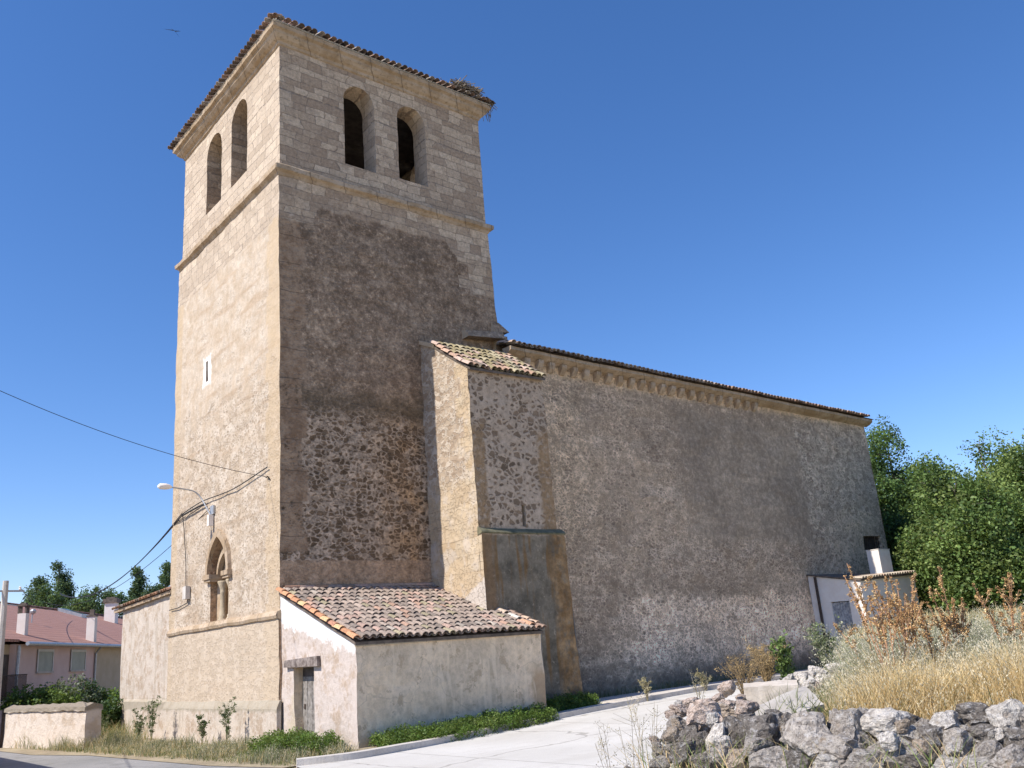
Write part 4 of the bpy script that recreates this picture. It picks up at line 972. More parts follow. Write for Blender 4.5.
# ---------------------------------------------------------------- houses, yard wall, pole on the left
HA = Vector((-2.62, 18.2, 0)); HB = Vector((3.80, 27.96, 0)); hd = (HB - HA).normalized(); hn = Vector((hd.y, -hd.x, 0))
ZE = 3.63
house = thing('house', 'pink rendered house with long red tiled roof, white chimneys and closed roller shutters', 'house', HA)
def HP(s, o, z): return HA + hd * s + hn * o + Vector((0, 0, z))
def hbox(mb_, s0, s1, o0, o1, z0, z1, col=None):
    ps = [HP(s, o, z) for z in (z0, z1) for s, o in ((s0, o0), (s1, o0), (s1, o1), (s0, o1))]
    mb_.add(ps, [(0, 3, 2, 1), (4, 5, 6, 7), (0, 1, 5, 4), (1, 2, 6, 5), (2, 3, 7, 6), (3, 0, 4, 7)], col)
LH = 44.0
pink = simple_mat('pink_render', (.64, .47, .42), (.70, .53, .475), 1.2, .9)
mb = MB(); hbox(mb, -.3, 8.75, -16, 0, -.3, ZE - .05); mb.build('wall', pink, house)
mb = MB(); hbox(mb, 8.755, LH, -16, -.02, -.3, ZE - .05); mb.build('beige_wall', simple_mat('beige_render', (.46, .37, .25), (.53, .43, .31), 1.2, .9), house)
mb = MB(); hbox(mb, -3.1, -.305, -8, -.25, -.3, ZE - .05); mb.build('side_wall', simple_mat('yellow_render', (.48, .40, .28), (.56, .47, .34), 1.5, .9), house)
def house_roof_mat():
    g = G('red_roof_tiles'); p = g.pos(); x, y, z = g.sep(p)[:3]
    s = g.n('VectorMath', operation='DOT_PRODUCT'); g.put(s.inputs[0], p); s.inputs[1].default_value = tuple(hd); u = s.outputs['Value']
    n2 = g.noise(p, .8, 4); n3 = g.noise(p, 9, 4)
    w = g.ma('SINE', g.mul(u, 2 * PI / .28)); rows = g.ma('FRACT', g.mul(z, 6.2))
    c = g.mix(n2, (.40, .205, .155), (.50, .285, .225)); c = g.mix(g.mul(g.ss(n3, .5, .7), .5), c, (.33, .185, .14))
    c = g.mix(g.mul(g.ss(rows, .22, .0), .65), c, (.15, .07, .055)); c = g.mix(g.mul(g.ss(w, -.5, -1), .5), c, (.16, .08, .06))
    return g.done(c, .85, g.bump(g.addn(g.mul(w, .5), rows), .7, .05))
rmat = house_roof_mat()
mb = MB(); ZR = 6.8; S0 = -.4
mb.add([HP(S0, .4, ZE), HP(LH, .4, ZE), HP(LH, -9, ZR), HP(S0, -9, ZR)], [(0, 1, 2, 3)])
mb.add([HP(S0, -9, ZR), HP(LH, -9, ZR), HP(LH, -16.5, ZE), HP(S0, -16.5, ZE)], [(0, 1, 2, 3)])
mb.add([HP(S0, .4, ZE - .08), HP(LH, .4, ZE - .08), HP(LH, .4, ZE), HP(S0, .4, ZE)], [(0, 1, 2, 3)])
mb.add([HP(-3.3, .15, ZE + .12), HP(S0 - .005, .15, ZE + .12), HP(S0 - .005, -9, ZR + .2), HP(-3.3, -9, ZR + .2)], [(0, 1, 2, 3)])
mb.add([HP(-3.3, .15, ZE + .02), HP(S0 - .005, .15, ZE + .02), HP(S0 - .005, .15, ZE + .12), HP(-3.3, .15, ZE + .12)], [(0, 1, 2, 3)])
roof = mb.build('roof', rmat, house)
mb = MB()
for i in range(100): barrel(mb, HP(S0 + .1 + i * .44, -9, ZR + .03), hd, hn, Vector((0, 0, 1)), .1, .11, .46, pick([((.36, .19, .14), 1), ((.30, .15, .11), 1)]))
mb.build('ridge_tiles', M['tile'], roof, colors=True)
def chim(s, o, zb, zt, w, cap):
    m_ = MB(); hbox(m_, s - w, s + w, o - w, o + w, zb, zt); c = m_.build('chimney', M['white'], roof)
    m_ = MB()
    if cap == 'cowl':
        for a, b_ in ((-w, -w), (w, -w), (w, w), (-w, w), (0, w), (0, -w)): hbox(m_, s + a * .85 - .03, s + a * .85 + .03, o + b_ * .85 - .03, o + b_ * .85 + .03, zt + .003, zt + .3)
        hbox(m_, s - w * 1.25, s + w * 1.25, o - w * 1.25, o + w * 1.25, zt + .303, zt + .36); hbox(m_, s - w * .7, s + w * .7, o - w * .7, o + w * .7, zt + .363, zt + .44)
    elif cap == 'slab':
        hbox(m_, s - w * 1.3, s + w * 1.3, o - w * 1.3, o + w * 1.3, zt + .003, zt + .3); hbox(m_, s - w * .8, s + w * .8, o - w * .8, o + w * .8, zt + .303, zt + .42)
    else:
        hbox(m_, s - w * 1.15, s + w * 1.15, o - w * 1.15, o + w * 1.15, zt + .003, zt + .07); hbox(m_, s - w * .5, s + w * .5, o - w * .5, o + w * .5, zt + .073, zt + .35)
    m_.build('chimney_cap', M['mortar'], c)
CH = []
chim(2.56, -.98, ZE + .2, 4.95, .17, 'cowl')
chim(8.85, -.25, ZE, 5.0, .19, 'pot')
chim(31.4, -6.5, 5.3, 7.3, .38, 'slab')
mb = MB(); d = (HP(0, -5.6, ZR - ZE) - HP(0, 0, 0)).normalized()
def onroof(s, t, h): 
    q = HP(s, .4 - 9.4 * t, ZE + (ZR - ZE) * t); return q + Vector((0, 0, h))
vs = [onroof(a, t, h) for h in (.0, .22) for a, t in ((27.2, .80), (28.6, .80), (28.6, .97), (27.2, .97))]
mb.add(vs, [(4, 5, 6, 7), (0, 1, 5, 4), (1, 2, 6, 5), (2, 3, 7, 6), (3, 0, 4, 7)]); sk = mb.build('skylight', M['greymetal'], roof)
mb = MB(); vs = [onroof(a, t, .235) for a, t in ((27.35, .815), (28.45, .815), (28.45, .955), (27.35, .955))]; mb.add(vs, [(0, 1, 2, 3)])
mb.build('pane', simple_mat('roof_glass', (.05, .06, .08), (.07, .08, .10), 3, .15, 0), sk)
mb = MB(); q = onroof(10.2, .43, 0); mb.tube([q, q + Vector((0, 0, .45)), q + Vector((0, 0, .62))], [.03, .03, .02], 6); q2 = q + Vector((.03, 0, .55)); mb.lathe([(.02, -.14), (.14, -.05), (.16, .04), (.08, .13), (.02, .14)], q2, 10); mb.build('vent', M['greymetal'], roof)
gut = MB(); gut.tube([HP(S0, .46, ZE - .06), HP(LH, .46, ZE - .06)], .08, 8); gut.tube([HP(-.25, .1, ZE - .1), HP(-.25, .08, 2.6), HP(-.25, .08, .0)], .06, 6); gut.tube([HP(8.7, .3, ZE - .1), HP(8.7, .06, ZE - .4), HP(8.7, .06, 0)], .05, 6)
gut.build('gutter', M['greymetal'], house)
fr_ = simple_mat('window_frame', (.60, .58, .54), (.66, .64, .60), 2, .7)
shut = simple_mat('roller_shutter', (.36, .37, .31), (.43, .44, .37), 2, .7)
for s0, s1 in ((1.8, 3.4), (5.54, 7.35)):
    mb = MB(); hbox(mb, s0, s1, .0, .03, 2.5, 3.38); w_ = mb.build('window', shut, house)
    mb = MB()
    for k in range(12): hbox(mb, s0 + .06, s1 - .06, .031, .04, 2.54 + k * .068, 2.59 + k * .068)
    mb.build('shutter_slats', shut, w_)
    mb = MB(); hbox(mb, s0 - .08, s1 + .08, .002, .09, 2.42, 2.495); mb.build('sill', M['kerb'], w_)
    mb = MB(); hbox(mb, s0 - .05, s0 + .03, .032, .06, 2.5, 3.4); hbox(mb, s1 - .03, s1 + .05, .032, .06, 2.5, 3.4); hbox(mb, s0 + .03, s1 - .03, .032, .06, 3.3, 3.4); mb.build('frame', fr_, w_)
mb = MB(); hbox(mb, -2.2, -.4, -.24, -.2, .8, 3.2); mb.build('balcony_door', M['darkroom'], house)
bal = MB(); hbox(bal, -2.6, -.4, -.2, .55, 1.35, 1.5)
bo = bal.build('balcony', M['kerb'], house); bal = MB()
for k in range(24): bal.tube([HP(-2.55 + k * .092, .52, 1.5), HP(-2.55 + k * .092, .52, 2.4)], .014, 4)
bal.tube([HP(-2.6, .52, 2.4), HP(-.4, .52, 2.4)], .025, 4); bal.build('railing', M['iron'], bo)

wall = MB(); wa, wb = Vector((-3.66, 14.5, 0)), Vector((-2.62, 8.2, 0)); wd = (wb - wa).normalized(); wn_ = Vector((-wd.y, wd.x, 0))
nseg = 26; prof = [(0, -.15), (0, .3), (-.0, .7), (0, 1.12), (-.06, 1.14), (-.05, 1.26), (.22, 1.36), (.52, 1.27), (.54, 1.13), (.48, 1.11), (.48, .5), (.48, -.15)]
vs = []
for i in range(nseg + 1):
    c = wa + (wb - wa) * (i / nseg)
    for o_, z in prof: vs.append(jit(c + wn_ * o_ + Vector((0, 0, z - .03 + .012 * math.sin(i * 2.3))), .04))
m = len(prof); wall.add(vs, [(i * m + k, i * m + k + 1, (i + 1) * m + k + 1, (i + 1) * m + k) for i in range(nseg) for k in range(m - 1)] + [tuple(range(m - 1, -1, -1)), tuple(nseg * m + k for k in range(m))])
def yard_mat():
    g = G('rough_yard_wall'); p = g.pos(); z = g.sep(p)[2]; n2 = g.noise(p, 2, 5, .62); n3 = g.noise(p, 8, 5, .65)
    c = g.mix(n3, (.52, .43, .35), (.68, .59, .50)); c = g.mix(g.mul(g.ss(n2, .52, .66), .6), c, (.44, .33, .23))
    c = g.mix(g.mul(g.ss(g.addn(z, g.mul(n2, .25)), 1.18, 1.28), .85), c, g.mix(n3, (.12, .10, .075), (.30, .25, .18)))
    return g.done(c, .95, g.bump(g.addn(g.mul(n3, .7), n2), .8, .05))
tag(wall.build('yard_wall', yard_mat()), 'low rough rendered yard wall with stone coping in front of the shrubs', 'wall')
gt = thing('gate', 'dark closed metal gate beside the left end of the low yard wall', 'gate', (-3.75, 14.55, 0))
mb = MB(); e = wa - wd * .04; mb.bar(e + Vector((0, 0, -.1)), e + Vector((0, 0, 1.25)), .12, .12); mb.build('post', M['iron'], gt)
mb = MB()
for k in range(10): mb.bar(e - wd * (.14 + k * .16) + Vector((0, 0, .02)), e - wd * (.14 + k * .16) + Vector((0, 0, 1.2)), .14, .03, tuple(wn_))
mb.build('leaf', simple_mat('dark_gate', (.045, .035, .05), (.07, .055, .075), 4, .6), gt)
pole = thing('utility_pole', 'tall slim concrete utility pole standing at the left edge', 'pole', (-3.95, 14.6, -.1))
mb = MB(); mb.tube([(-3.95, 14.6, -.1), (-3.95, 14.6, 2.5), (-3.95, 14.6, 5.72)], [.15, .13, .10], 8); mb.build('shaft', M['kerb'], pole)
mb = MB(); mb.bar((-4.6, 14.5, 5.35), (-3.3, 14.7, 5.35), .06, .06); mb.build('crossarm', M['greymetal'], pole)
for dx in (-.5, .5):
    mb = MB(); mb.lathe([(.02, 0), (.05, .03), (.03, .07), (.05, .1), (.02, .13)], (-3.95 + dx, 14.6 + dx * .15, 5.383), 8); mb.build('insulator', M['white'], pole)
mb = MB(); mb.tube(sag((-3.45, 14.67, 5.48), (3.5, 39, 6.6), .5), .012, 4); mb.tube(sag((-4.45, 14.52, 5.48), (-11, -5, 6.6), .5), .012, 4)
tag(mb.build('pole_wire', M['black']), 'wire strung from the top of the concrete utility pole', 'cable')
# neighbouring house just outside the frame whose shadow falls on the road corner
nb = thing('house', 'cream house on the street corner opposite the yard wall', 'house', (-10, 4.4, 0))
mb = MB(); mb.box(-15, -7.3, 3.3, 11, -.1, 2.7); mb.build('wall', simple_mat('cream_render', (.55, .48, .36), (.62, .55, .43), 1.5, .9), nb)
mb = MB(); mb.add([(-15.2, 3.1, 2.71), (-7.1, 3.1, 2.71), (-7.1, 11.2, 2.71), (-15.2, 11.2, 2.71), (-11.5, 5.5, 3.9), (-11.5, 9, 3.9)], [(0, 1, 4), (1, 2, 5, 4), (2, 3, 5), (3, 0, 4, 5), (3, 2, 1, 0)]); mb.build('roof', rmat, nb)

# ---------------------------------------------------------------- rocks of the dry stone wall and rubble
ROCKS=[(-4.22,-17.47,1.26,0.32,0.25,'p'),(-4.11,-17.13,1.30,0.18,0.10,'p'),(-4.40,-17.72,1.26,0.11,0.10,'w'),(-4.47,-17.79,1.13,0.14,0.21,'w'),(-4.55,-17.53,1.14,0.19,0.19,'d'),(-4.62,-17.77,1.10,0.14,0.17,'d'),(-4.40,-17.95,1.15,0.27,0.27,'d'),(-4.37,-18.24,1.15,0.32,0.28,'d'),(-4.18,-18.33,1.14,0.26,0.28,'d'),(-4.79,-18.03,1.02,0.22,0.17,'g'),(-4.72,-18.19,1.00,0.25,0.16,'t'),(-4.68,-18.49,1.00,0.32,0.20,'g'),(-4.37,-18.68,1.11,0.42,0.39,'g'),(-2.65,-16.54,1.38,0.18,0.16,'p'),(-2.88,-16.57,1.31,0.15,0.09,'p'),(-3.29,-17.02,1.28,0.18,0.10,'p'),(-3.86,-17.43,1.27,0.24,0.16,'t'),(-3.81,-17.66,1.29,0.19,0.12,'p'),(-0.45,-15.81,1.35,0.13,0.12,'w'),(-0.29,-15.88,1.33,0.17,0.16,'w'),(0.07,-15.87,1.39,0.20,0.16,'w'),(-0.05,-16.06,1.33,0.18,0.16,'w'),(-0.57,-16.17,1.26,0.20,0.15,'w'),(-0.90,-16.23,1.26,0.11,0.10,'w'),(0.57,-15.91,1.39,0.30,0.15,'w'),(0.85,-15.99,1.36,0.22,0.12,'w'),(-0.51,-16.27,1.26,0.12,0.10,'p'),(-4.71,-17.36,1.05,0.13,0.12,'g'),(-4.79,-17.57,1.04,0.13,0.15,'g'),(-4.87,-17.78,1.04,0.23,0.19,'d'),(-5.01,-17.63,1.00,0.15,0.11,'g'),(-4.58,-17.36,1.14,0.10,0.10,'g'),(-4.37,-17.29,1.22,0.16,0.14,'g'),(-4.17,-17.06,1.27,0.11,0.08,'p'),(-4.15,-18.74,1.19,0.17,0.24,'g'),(-4.22,-18.91,1.17,0.28,0.28,'g'),(-4.04,-19.11,1.21,0.37,0.21,'l'),(-4.26,-19.23,1.12,0.17,0.11,'w'),(-4.30,-19.26,1.03,0.33,0.22,'g'),(-4.06,-19.29,1.14,0.16,0.13,'l'),(-3.87,-19.32,1.15,0.13,0.15,'g'),(-3.80,-19.46,1.19,0.22,0.14,'w'),(-4.02,-19.46,1.08,0.22,0.22,'d'),(-3.70,-19.65,1.21,0.33,0.21,'d'),(-3.83,-19.75,1.10,0.30,0.19,'d'),(-4.00,-19.62,1.08,0.20,0.19,'g'),(-4.03,-19.79,1.02,0.25,0.15,'g'),(-3.71,-19.89,1.19,0.25,0.26,'l'),(-3.83,-19.98,1.06,0.25,0.21,'d'),(-4.13,-19.81,0.96,0.26,0.11,'l'),(-4.22,-19.62,0.96,0.25,0.11,'l'),(-4.48,-18.97,1.07,0.31,0.19,'g'),(-4.50,-19.13,1.00,0.29,0.17,'g'),(-4.05,-19.99,1.00,0.25,0.16,'g'),(-4.11,-19.40,1.03,0.13,0.16,'t'),(-4.32,-19.43,0.98,0.21,0.11,'d'),(-4.65,-18.71,1.00,0.19,0.15,'d'),(-4.62,-18.93,0.99,0.22,0.13,'l'),(-4.63,-18.31,1.09,0.17,0.14,'g'),(-4.13,-17.89,1.21,0.17,0.14,'d'),(-4.08,-18.13,1.25,0.20,0.13,'d'),(-4.05,-18.35,1.22,0.17,0.13,'d'),(-3.77,-18.79,1.24,0.19,0.11,'g'),(-3.70,-19.10,1.21,0.17,0.09,'d'),(-3.84,-19.59,1.12,0.12,0.12,'l'),(-3.69,-20.07,1.16,0.24,0.21,'g'),(-3.87,-20.14,1.03,0.21,0.19,'d'),(-4.87,-17.93,1.00,0.18,0.13,'d'),(-4.59,-17.95,1.10,0.13,0.11,'w'),(-4.58,-17.21,1.10,0.09,0.08,'p'),(-4.41,-17.55,1.19,0.12,0.09,'g'),(-3.52,-16.75,1.32,0.18,0.10,'p'),(-3.12,-16.60,1.28,0.16,0.09,'p'),(-2.40,-16.53,1.26,0.13,0.09,'p'),(-3.58,-16.67,1.32,0.10,0.07,'w')]
SLAB=[(-3.68,-17.66,1.20),(-3.21,-17.99,1.35),(-2.05,-16.33,1.35),(-1.72,-16.79,1.33)]
DOCK=[(-1.19,-17.65,1.23),(-0.21,-17.36,1.35),(-0.53,-17.83,1.28),(0.48,-17.62,1.29),(0.71,-18.14,1.35),(-0.38,-17.06,1.42),(0.31,-18.47,1.33)]
DRYB=[(0.33,-14.51,1.14),(1.33,-14.18,1.09),(-2.38,-15.93,1.25)]
GREENP=[(1.51,-14.43,1.10),(2.28,-14.68,1.34)]
STALK=[(-4.99,-17.50,0.96),(-4.81,-17.12,0.92),(-4.51,-16.57,0.85),(-5.04,-17.74,0.98),(-2.00,-15.60,1.15),(7.15,-5.60,0.42),(5.55,-8.28,0.71)]
TREE_TOP=[(39.61,1.38,13.05),(31.36,-4.61,8.63),(36.07,-5.59,10.26),(36.73,-1.92,9.12),(28.07,-7.09,7.14),(32.75,-8.22,8.99),(35.27,1.11,9.63)]
TREE_BOT=[(38.57,3.43,0.69),(30.72,-3.20,0.77),(35.32,-3.70,0.49),(36.03,-0.41,0.62),(27.56,-5.91,0.80),(32.14,-6.50,0.51),(34.51,2.50,0.86)]
POP_TOP=[(7.43,63.10,11.56),(9.99,66.63,13.57),(10.66,58.22,10.00),(12.93,59.67,9.77),(17.19,67.79,13.18),(19.34,67.10,13.48),(8.63,54.61,8.73),(8.15,70.10,11.25),(17.00,62.60,10.53),(7.51,58.99,10.29)]
HEDGE=[(-2.66,16.17,1.89),(-2.16,16.06,1.70),(-1.70,15.96,1.73),(-0.95,16.80,2.13),(-0.51,16.70,1.79),(0.42,17.48,1.57),(-0.46,13.57,1.07)]
LAMP2=[(25.76,-4.46,6.15),(25.88,-4.68,6.24)]
KIND = {'g': (.50, .445, .385), 'd': (.25, .22, .19), 'w': (.86, .79, .70), 'p': (.76, .60, .49), 't': (.60, .48, .36), 'l': (.72, .66, .58)}
def rock_mesh(seed, flat=False, rough=1.0):
    r = random.Random(seed); bm = bmesh.new(); bmesh.ops.create_icosphere(bm, subdivisions=4, radius=1)
    off = Vector((r.uniform(-50, 50), r.uniform(-50, 50), r.uniform(-50, 50)))
    planes = []
    for k in range(11):
        n = Vector((r.gauss(0, 1), r.gauss(0, 1), r.gauss(0, 1))).normalized(); planes.append((n, r.uniform(.45, .80)))
    for v in bm.verts:
        p = v.co.copy()
        for n, h in planes:
            d = p.dot(n) - h
            if d > 0: p -= n * d * .97
        q = p + off
        p *= 1 + .24 * noise.noise(q * 1.1) * rough - .16 * max(0, noise.noise(q * 2.1)) * rough
        p += noise.noise_vector(q * 3.2) * .085 * rough + noise.noise_vector(q * 7) * .05 * rough + noise.noise_vector(q * 17) * .03 * rough
        v.co = p
    # normalise to a unit box (size 1)
    lo = [min(v.co[i] for v in bm.verts) for i in range(3)]; hi = [max(v.co[i] for v in bm.verts) for i in range(3)]
    for v in bm.verts:
        for i in range(3): v.co[i] = (v.co[i] - (lo[i] + hi[i]) / 2) / (hi[i] - lo[i])
    me = bpy.data.meshes.new('rock'); bm.to_mesh(me); bm.free(); me.materials.append(M['rock']); return me
RM = [rock_mesh(s) for s in range(14)]
WALL_G = 'rocks of the dry stone wall at the lower right'; RUB_G = 'pale rubble stones on the end of the bank'
def rock(x, y, z, w, h, kind, label, group, k=None, dep=None, rz=None, name='rock'):
    o = bpy.data.objects.new(name, RM[random.randrange(len(RM)) if k is None else k]); COL.objects.link(o)
    dep = dep or (w + h) / 2 * random.uniform(.95, 1.25)
    o.location = (x, y, z); o.scale = (w * 1.16, dep, h * 1.22)
    # long side across the view, with a little turn
    o.rotation_euler = (random.gauss(0, .12), random.gauss(0, .14), (YAW - PI / 2 + random.gauss(0, .3)) if rz is None else rz)
    c = KIND[kind]; j = random.uniform(.88, 1.12); o.color = (c[0] * j, c[1] * j, c[2] * j, 1)
    return tag(o, label, 'rock', group)
LAB = {'g': 'grey lichen-speckled rock in the dry stone wall at the lower right', 'd': 'dark grey weathered rock in the dry stone wall at the lower right',
       'l': 'light grey lichened boulder in the dry stone wall at the lower right', 'w': 'whitish freshly broken stone set in the dry stone wall',
       'p': 'pinkish pale rock at the left end of the dry stone wall', 't': 'tan brown rock in the dry stone wall'}
GRP = {k: 'grey rocks of the dry stone wall' if k == 'g' else 'dark rocks of the dry stone wall' if k == 'd' else 'light grey boulders of the dry stone wall' if k == 'l' else 'whitish stones of the dry stone wall' if k == 'w' else 'pinkish rocks at the wall end' if k == 'p' else 'tan rocks of the dry stone wall' for k in KIND}
for i, (x, y, z, w, h, k) in enumerate(ROCKS):
    d = math.hypot(x - CAM.x, y - CAM.y)
    if k in 'wp' and d < 9: x -= .13 * (x - CAM.x) / d; y -= .13 * (y - CAM.y) / d; z += .02      # chips and pale blocks sit on the face
    if d > 11.5: rock(x, y, z - .02, w, h, k, 'white rubble stone heaped on the end of the bank behind the slabs' if k == 'w' else 'pinkish rubble stone heaped on the end of the bank', 'rubble stones on the bank ' + ('white' if k == 'w' else 'pink'))
    elif i == 12: rock(x, y, z, w, h, k, 'largest rounded grey boulder of the dry stone wall, below the long tilted slab', None, 3)
    elif i == 36: rock(x, y, z, w, h, k, 'broad whitish grey lichened boulder on top of the dry stone wall', None, 5)
    elif i == 43: rock(x, y, z, w, h, k, 'broad rough blackish rock on top of the wall near the right edge', None, 7)
    elif i == 0: rock(x, y, z, w, h, k, 'large pinkish boulder on top of the left end of the dry stone wall', None, 8)
    else: rock(x, y, z, w, h, k, LAB[k], GRP[k])
# courses behind and beneath the face of the wall
wl_ = smooth_line([(-5.2, -17.35), (-4.85, -17.95), (-4.5, -18.5), (-4.2, -19.2), (-3.95, -19.8), (-3.6, -20.5), (-2.9, -21.4), (-1.6, -23.2)], 8)
for row in range(1, 5):
    t = row * .35
    while t < len(wl_) - 1.3:
        i = int(t); p = wl_[i].lerp(wl_[i + 1], t - i); back = random.uniform(.08, .32) if row > 2 else random.uniform(-.08, .18)
        dq = (wl_[i + 1] - wl_[i]).normalized(); nr_ = Vector((-dq.y, dq.x, 0))
        p = p + nr_ * back * (1 if nr_.x > 0 else -1)
        w = random.uniform(.26, .48); h = random.uniform(.2, .3); k = random.choice('ggddldg')
        if row < 4 or p.y < -20.3: rock(p.x, p.y, .10 + row * .235, w, h, k, LAB[k], GRP[k])
        t += w / .17 * .55 if row < 3 else w / .12
# rubble along the side of the bank
for i in range(34):
    t = random.random() ** 1.2 * 4.2; i0 = 5 + int(t); a = BANK[i0]; bq = BANK[i0 + 1]; u = t - int(t)
    x, y = a + (bq - a) * u; x += random.uniform(-.1, .35); y += random.uniform(-.45, .15)
    z = float(bank_h(np.array([x]), np.array([y]))[0]); w = random.uniform(.09, .22)
    rock(x, y, max(z, .05) + .02, w, w * .7, random.choice('pppwt'), 'small pale rubble stone lying on the left flank of the bank', 'small rubble stones on the flank of the bank')
# pale chips wedged into the face and top of the wall, and broken stone strewn up the bank towards the shed
CH_L = 'small pale broken stone wedged between the boulders of the dry stone wall'
for i in range(24):
    t = random.uniform(5, len(wl_) * .72); a = int(t); p = wl_[a].lerp(wl_[a + 1], t - a); d = (p - CAM).normalized()
    z = random.choice([random.uniform(.85, 1.22), random.uniform(1.12, 1.3)]); off = .06 if z < 1.1 else random.uniform(-.25, .0)
    w = random.uniform(.06, .15); rock(p.x - d.x * off, p.y - d.y * off, z, w, w * .75, random.choice('wwplt'), CH_L, 'pale chips in the dry stone wall')
for i in range(26):
    t = random.random() * 2.6; i0 = 9 + int(t); a = BANK[i0]; bq = BANK[i0 + 1]; u = t - int(t)
    x, y = a + (bq - a) * u; x += random.uniform(0, .5); y += random.uniform(-.8, -.05)
    z = float(bank_h(np.array([x]), np.array([y]))[0]); w = random.uniform(.10, .28)
    rock(x, y, z + .03, w, w * .75, random.choice('wwwp'), 'broken whitish stone strewn along the crest of the bank towards the shed', 'broken stones along the bank crest')
# cut slabs
def slab(name, a, bq, wid, th, label, col, tilt=0):
    a, bq = Vector(a), Vector(bq); d = (bq - a); c = (a + bq) / 2; L = d.length; bm = bmesh.new(); bmesh.ops.create_cube(bm, size=1)
    for v in bm.verts: v.co = Vector((v.co.x * L, v.co.y * wid, v.co.z * th))
    bmesh.ops.subdivide_edges(bm, edges=bm.edges, cuts=7, use_grid_fill=True)
    for v in bm.verts:
        q = v.co + c; v.co += noise.noise_vector(q * 2.3) * .03 + noise.noise_vector(q * 9) * .012
    me = bpy.data.meshes.new(name); bm.to_mesh(me); bm.free(); me.materials.append(col)
    o = bpy.data.objects.new(name, me); COL.objects.link(o); o.location = c - Vector((0, 0, th * .35))
    x = d.normalized(); zz_ = Vector((0, 0, 1)); yv = zz_.cross(x).normalized(); zz_ = x.cross(yv)
    yv2 = yv * math.cos(tilt) + zz_ * math.sin(tilt); z2 = x.cross(yv2)
    o.rotation_euler = Matrix((x, yv2, z2)).transposed().to_euler(); return tag(o, label, 'slab')
M['slab'] = simple_mat('cut_limestone', (.33, .30, .265), (.42, .385, .345), 5, .95, .6)
slab('stone_slab', SLAB[0], SLAB[1], .34, .16, 'long tilted grey stone slab lying on top of the rock wall', M['slab'], .45)
slab('stone_block', SLAB[2], SLAB[3], .36, .22, 'squared pale stone block lying on the bank behind the tilted slab', simple_mat('pale_block', (.50, .43, .35), (.60, .53, .45), 5, .95, .6), .1)

# ---------------------------------------------------------------- foliage builders
def leaf_cloud(centres, rad, per, size, cols, r, flat=1.0, aspect=.62, cvar=.25, clumpvar=.34):
    """many small leaves in clumps: returns V, F, colours"""
    n = len(centres) * per
    c = np.repeat(np.asarray(centres, float), per, 0); rr = np.repeat(np.broadcast_to(rad, (len(centres),)), per)
    q = r.normal(0, 1, (n, 3)); q /= np.linalg.norm(q, axis=1)[:, None]; p = c + q * (r.random(n) ** .45)[:, None] * rr[:, None] * np.array([1, 1, flat])
    a = r.normal(0, 1, (n, 3)); a[:, 2] *= .7; a /= np.linalg.norm(a, axis=1)[:, None]
    b = np.cross(a, r.normal(0, 1, (n, 3))); b /= np.linalg.norm(b, axis=1)[:, None] + 1e-9
    s = (size * r.uniform(.6, 1.35, n))[:, None]
    V = np.stack([p - a * s * .5, p + b * s * aspect * .5, p + a * s * .5, p - b * s * aspect * .5], 1).reshape(-1, 3)
    Fq = np.arange(n * 4).reshape(n, 4)
    cols = np.asarray(cols); ci = cols[r.integers(0, len(cols), len(centres))] * r.uniform(1 - clumpvar, 1 + clumpvar, (len(centres), 1))
    cc = np.repeat(ci, per, 0) * r.uniform(1 - cvar, 1 + cvar, (n, 1)); cc = np.repeat(cc, 4, 0)
    return V, Fq, cc
def lobes_points(lobes, n, r):
    """clump centres in the shell of several ellipsoids: (x,y,z,rx,rz)"""
    w = np.array([l[3] ** 2 * l[4] for l in lobes]); k = r.choice(len(lobes), n, p=w / w.sum()); L = np.array(lobes)[k]
    d = r.normal(0, 1, (n, 3)); d /= np.linalg.norm(d, axis=1)[:, None]
    q = r.random(n) ** .42
    return L[:, :3] + d * q[:, None] * np.stack([L[:, 3], L[:, 3], L[:, 4]], 1)
def limbs(mb_, base, lobes, h0, r0, r):
    top = max(l[2] for l in lobes); mb_.tube([(base[0], base[1], -.3), (.05, .02, h0 * .5), (.0, .05, h0), (.1, -.05, top * .62), (.05, .0, top * .9)], [r0 * 1.25, r0, r0 * .85, r0 * .5, r0 * .15], 8)
    for l in lobes:
        z = h0 * .7 + (l[2] - h0 * .7) * .35
        m_ = Vector((l[0] * .45, l[1] * .45, z + (l[2] - z) * .45))
        mb_.tube([(0, 0, z), tuple(m_), (l[0], l[1], l[2]), (l[0] * 1.15, l[1] * 1.15, l[2] + l[4] * .5)], [r0 * .45, r0 * .3, r0 * .16, r0 * .05], 6)
        for q in range(5):
            d = Vector((r.normal(), r.normal(), r.normal() + .4)).normalized()
            mb_.tube([(l[0], l[1], l[2]), (l[0] + d.x * l[3] * .5, l[1] + d.y * l[3] * .5, l[2] + d.z * l[4] * .5), (l[0] + d.x * l[3] * .95, l[1] + d.y * l[3] * .95, l[2] + d.z * l[4] * .95)], [r0 * .14, r0 * .08, r0 * .03], 4)
def make_tree(name, label, loc_, lobes, h0, r0, nclump, per, size, rad, cols, seed, group, cat='tree', mat='leaf'):
    r = np.random.default_rng(seed); t = thing(name, label, cat, loc_, group)
    mb_ = MB(); limbs(mb_, (0, 0), lobes, h0, r0, r); mb_.build('trunk', M['bark'], t, smooth=True, local=True)
    c = lobes_points(lobes, nclump, r); V, Fq, cc = leaf_cloud(c, rad * r.uniform(.7, 1.4, nclump), per, size, cols, r)
    o = raw_mesh('crown', V, Fq, M[mat], cc, t); return t
GREEN = [(.10, .165, .045), (.125, .20, .055), (.165, .24, .07), (.075, .125, .04), (.20, .26, .075)]
DARKG = [(.035, .075, .025), (.05, .10, .03), (.065, .12, .04)]
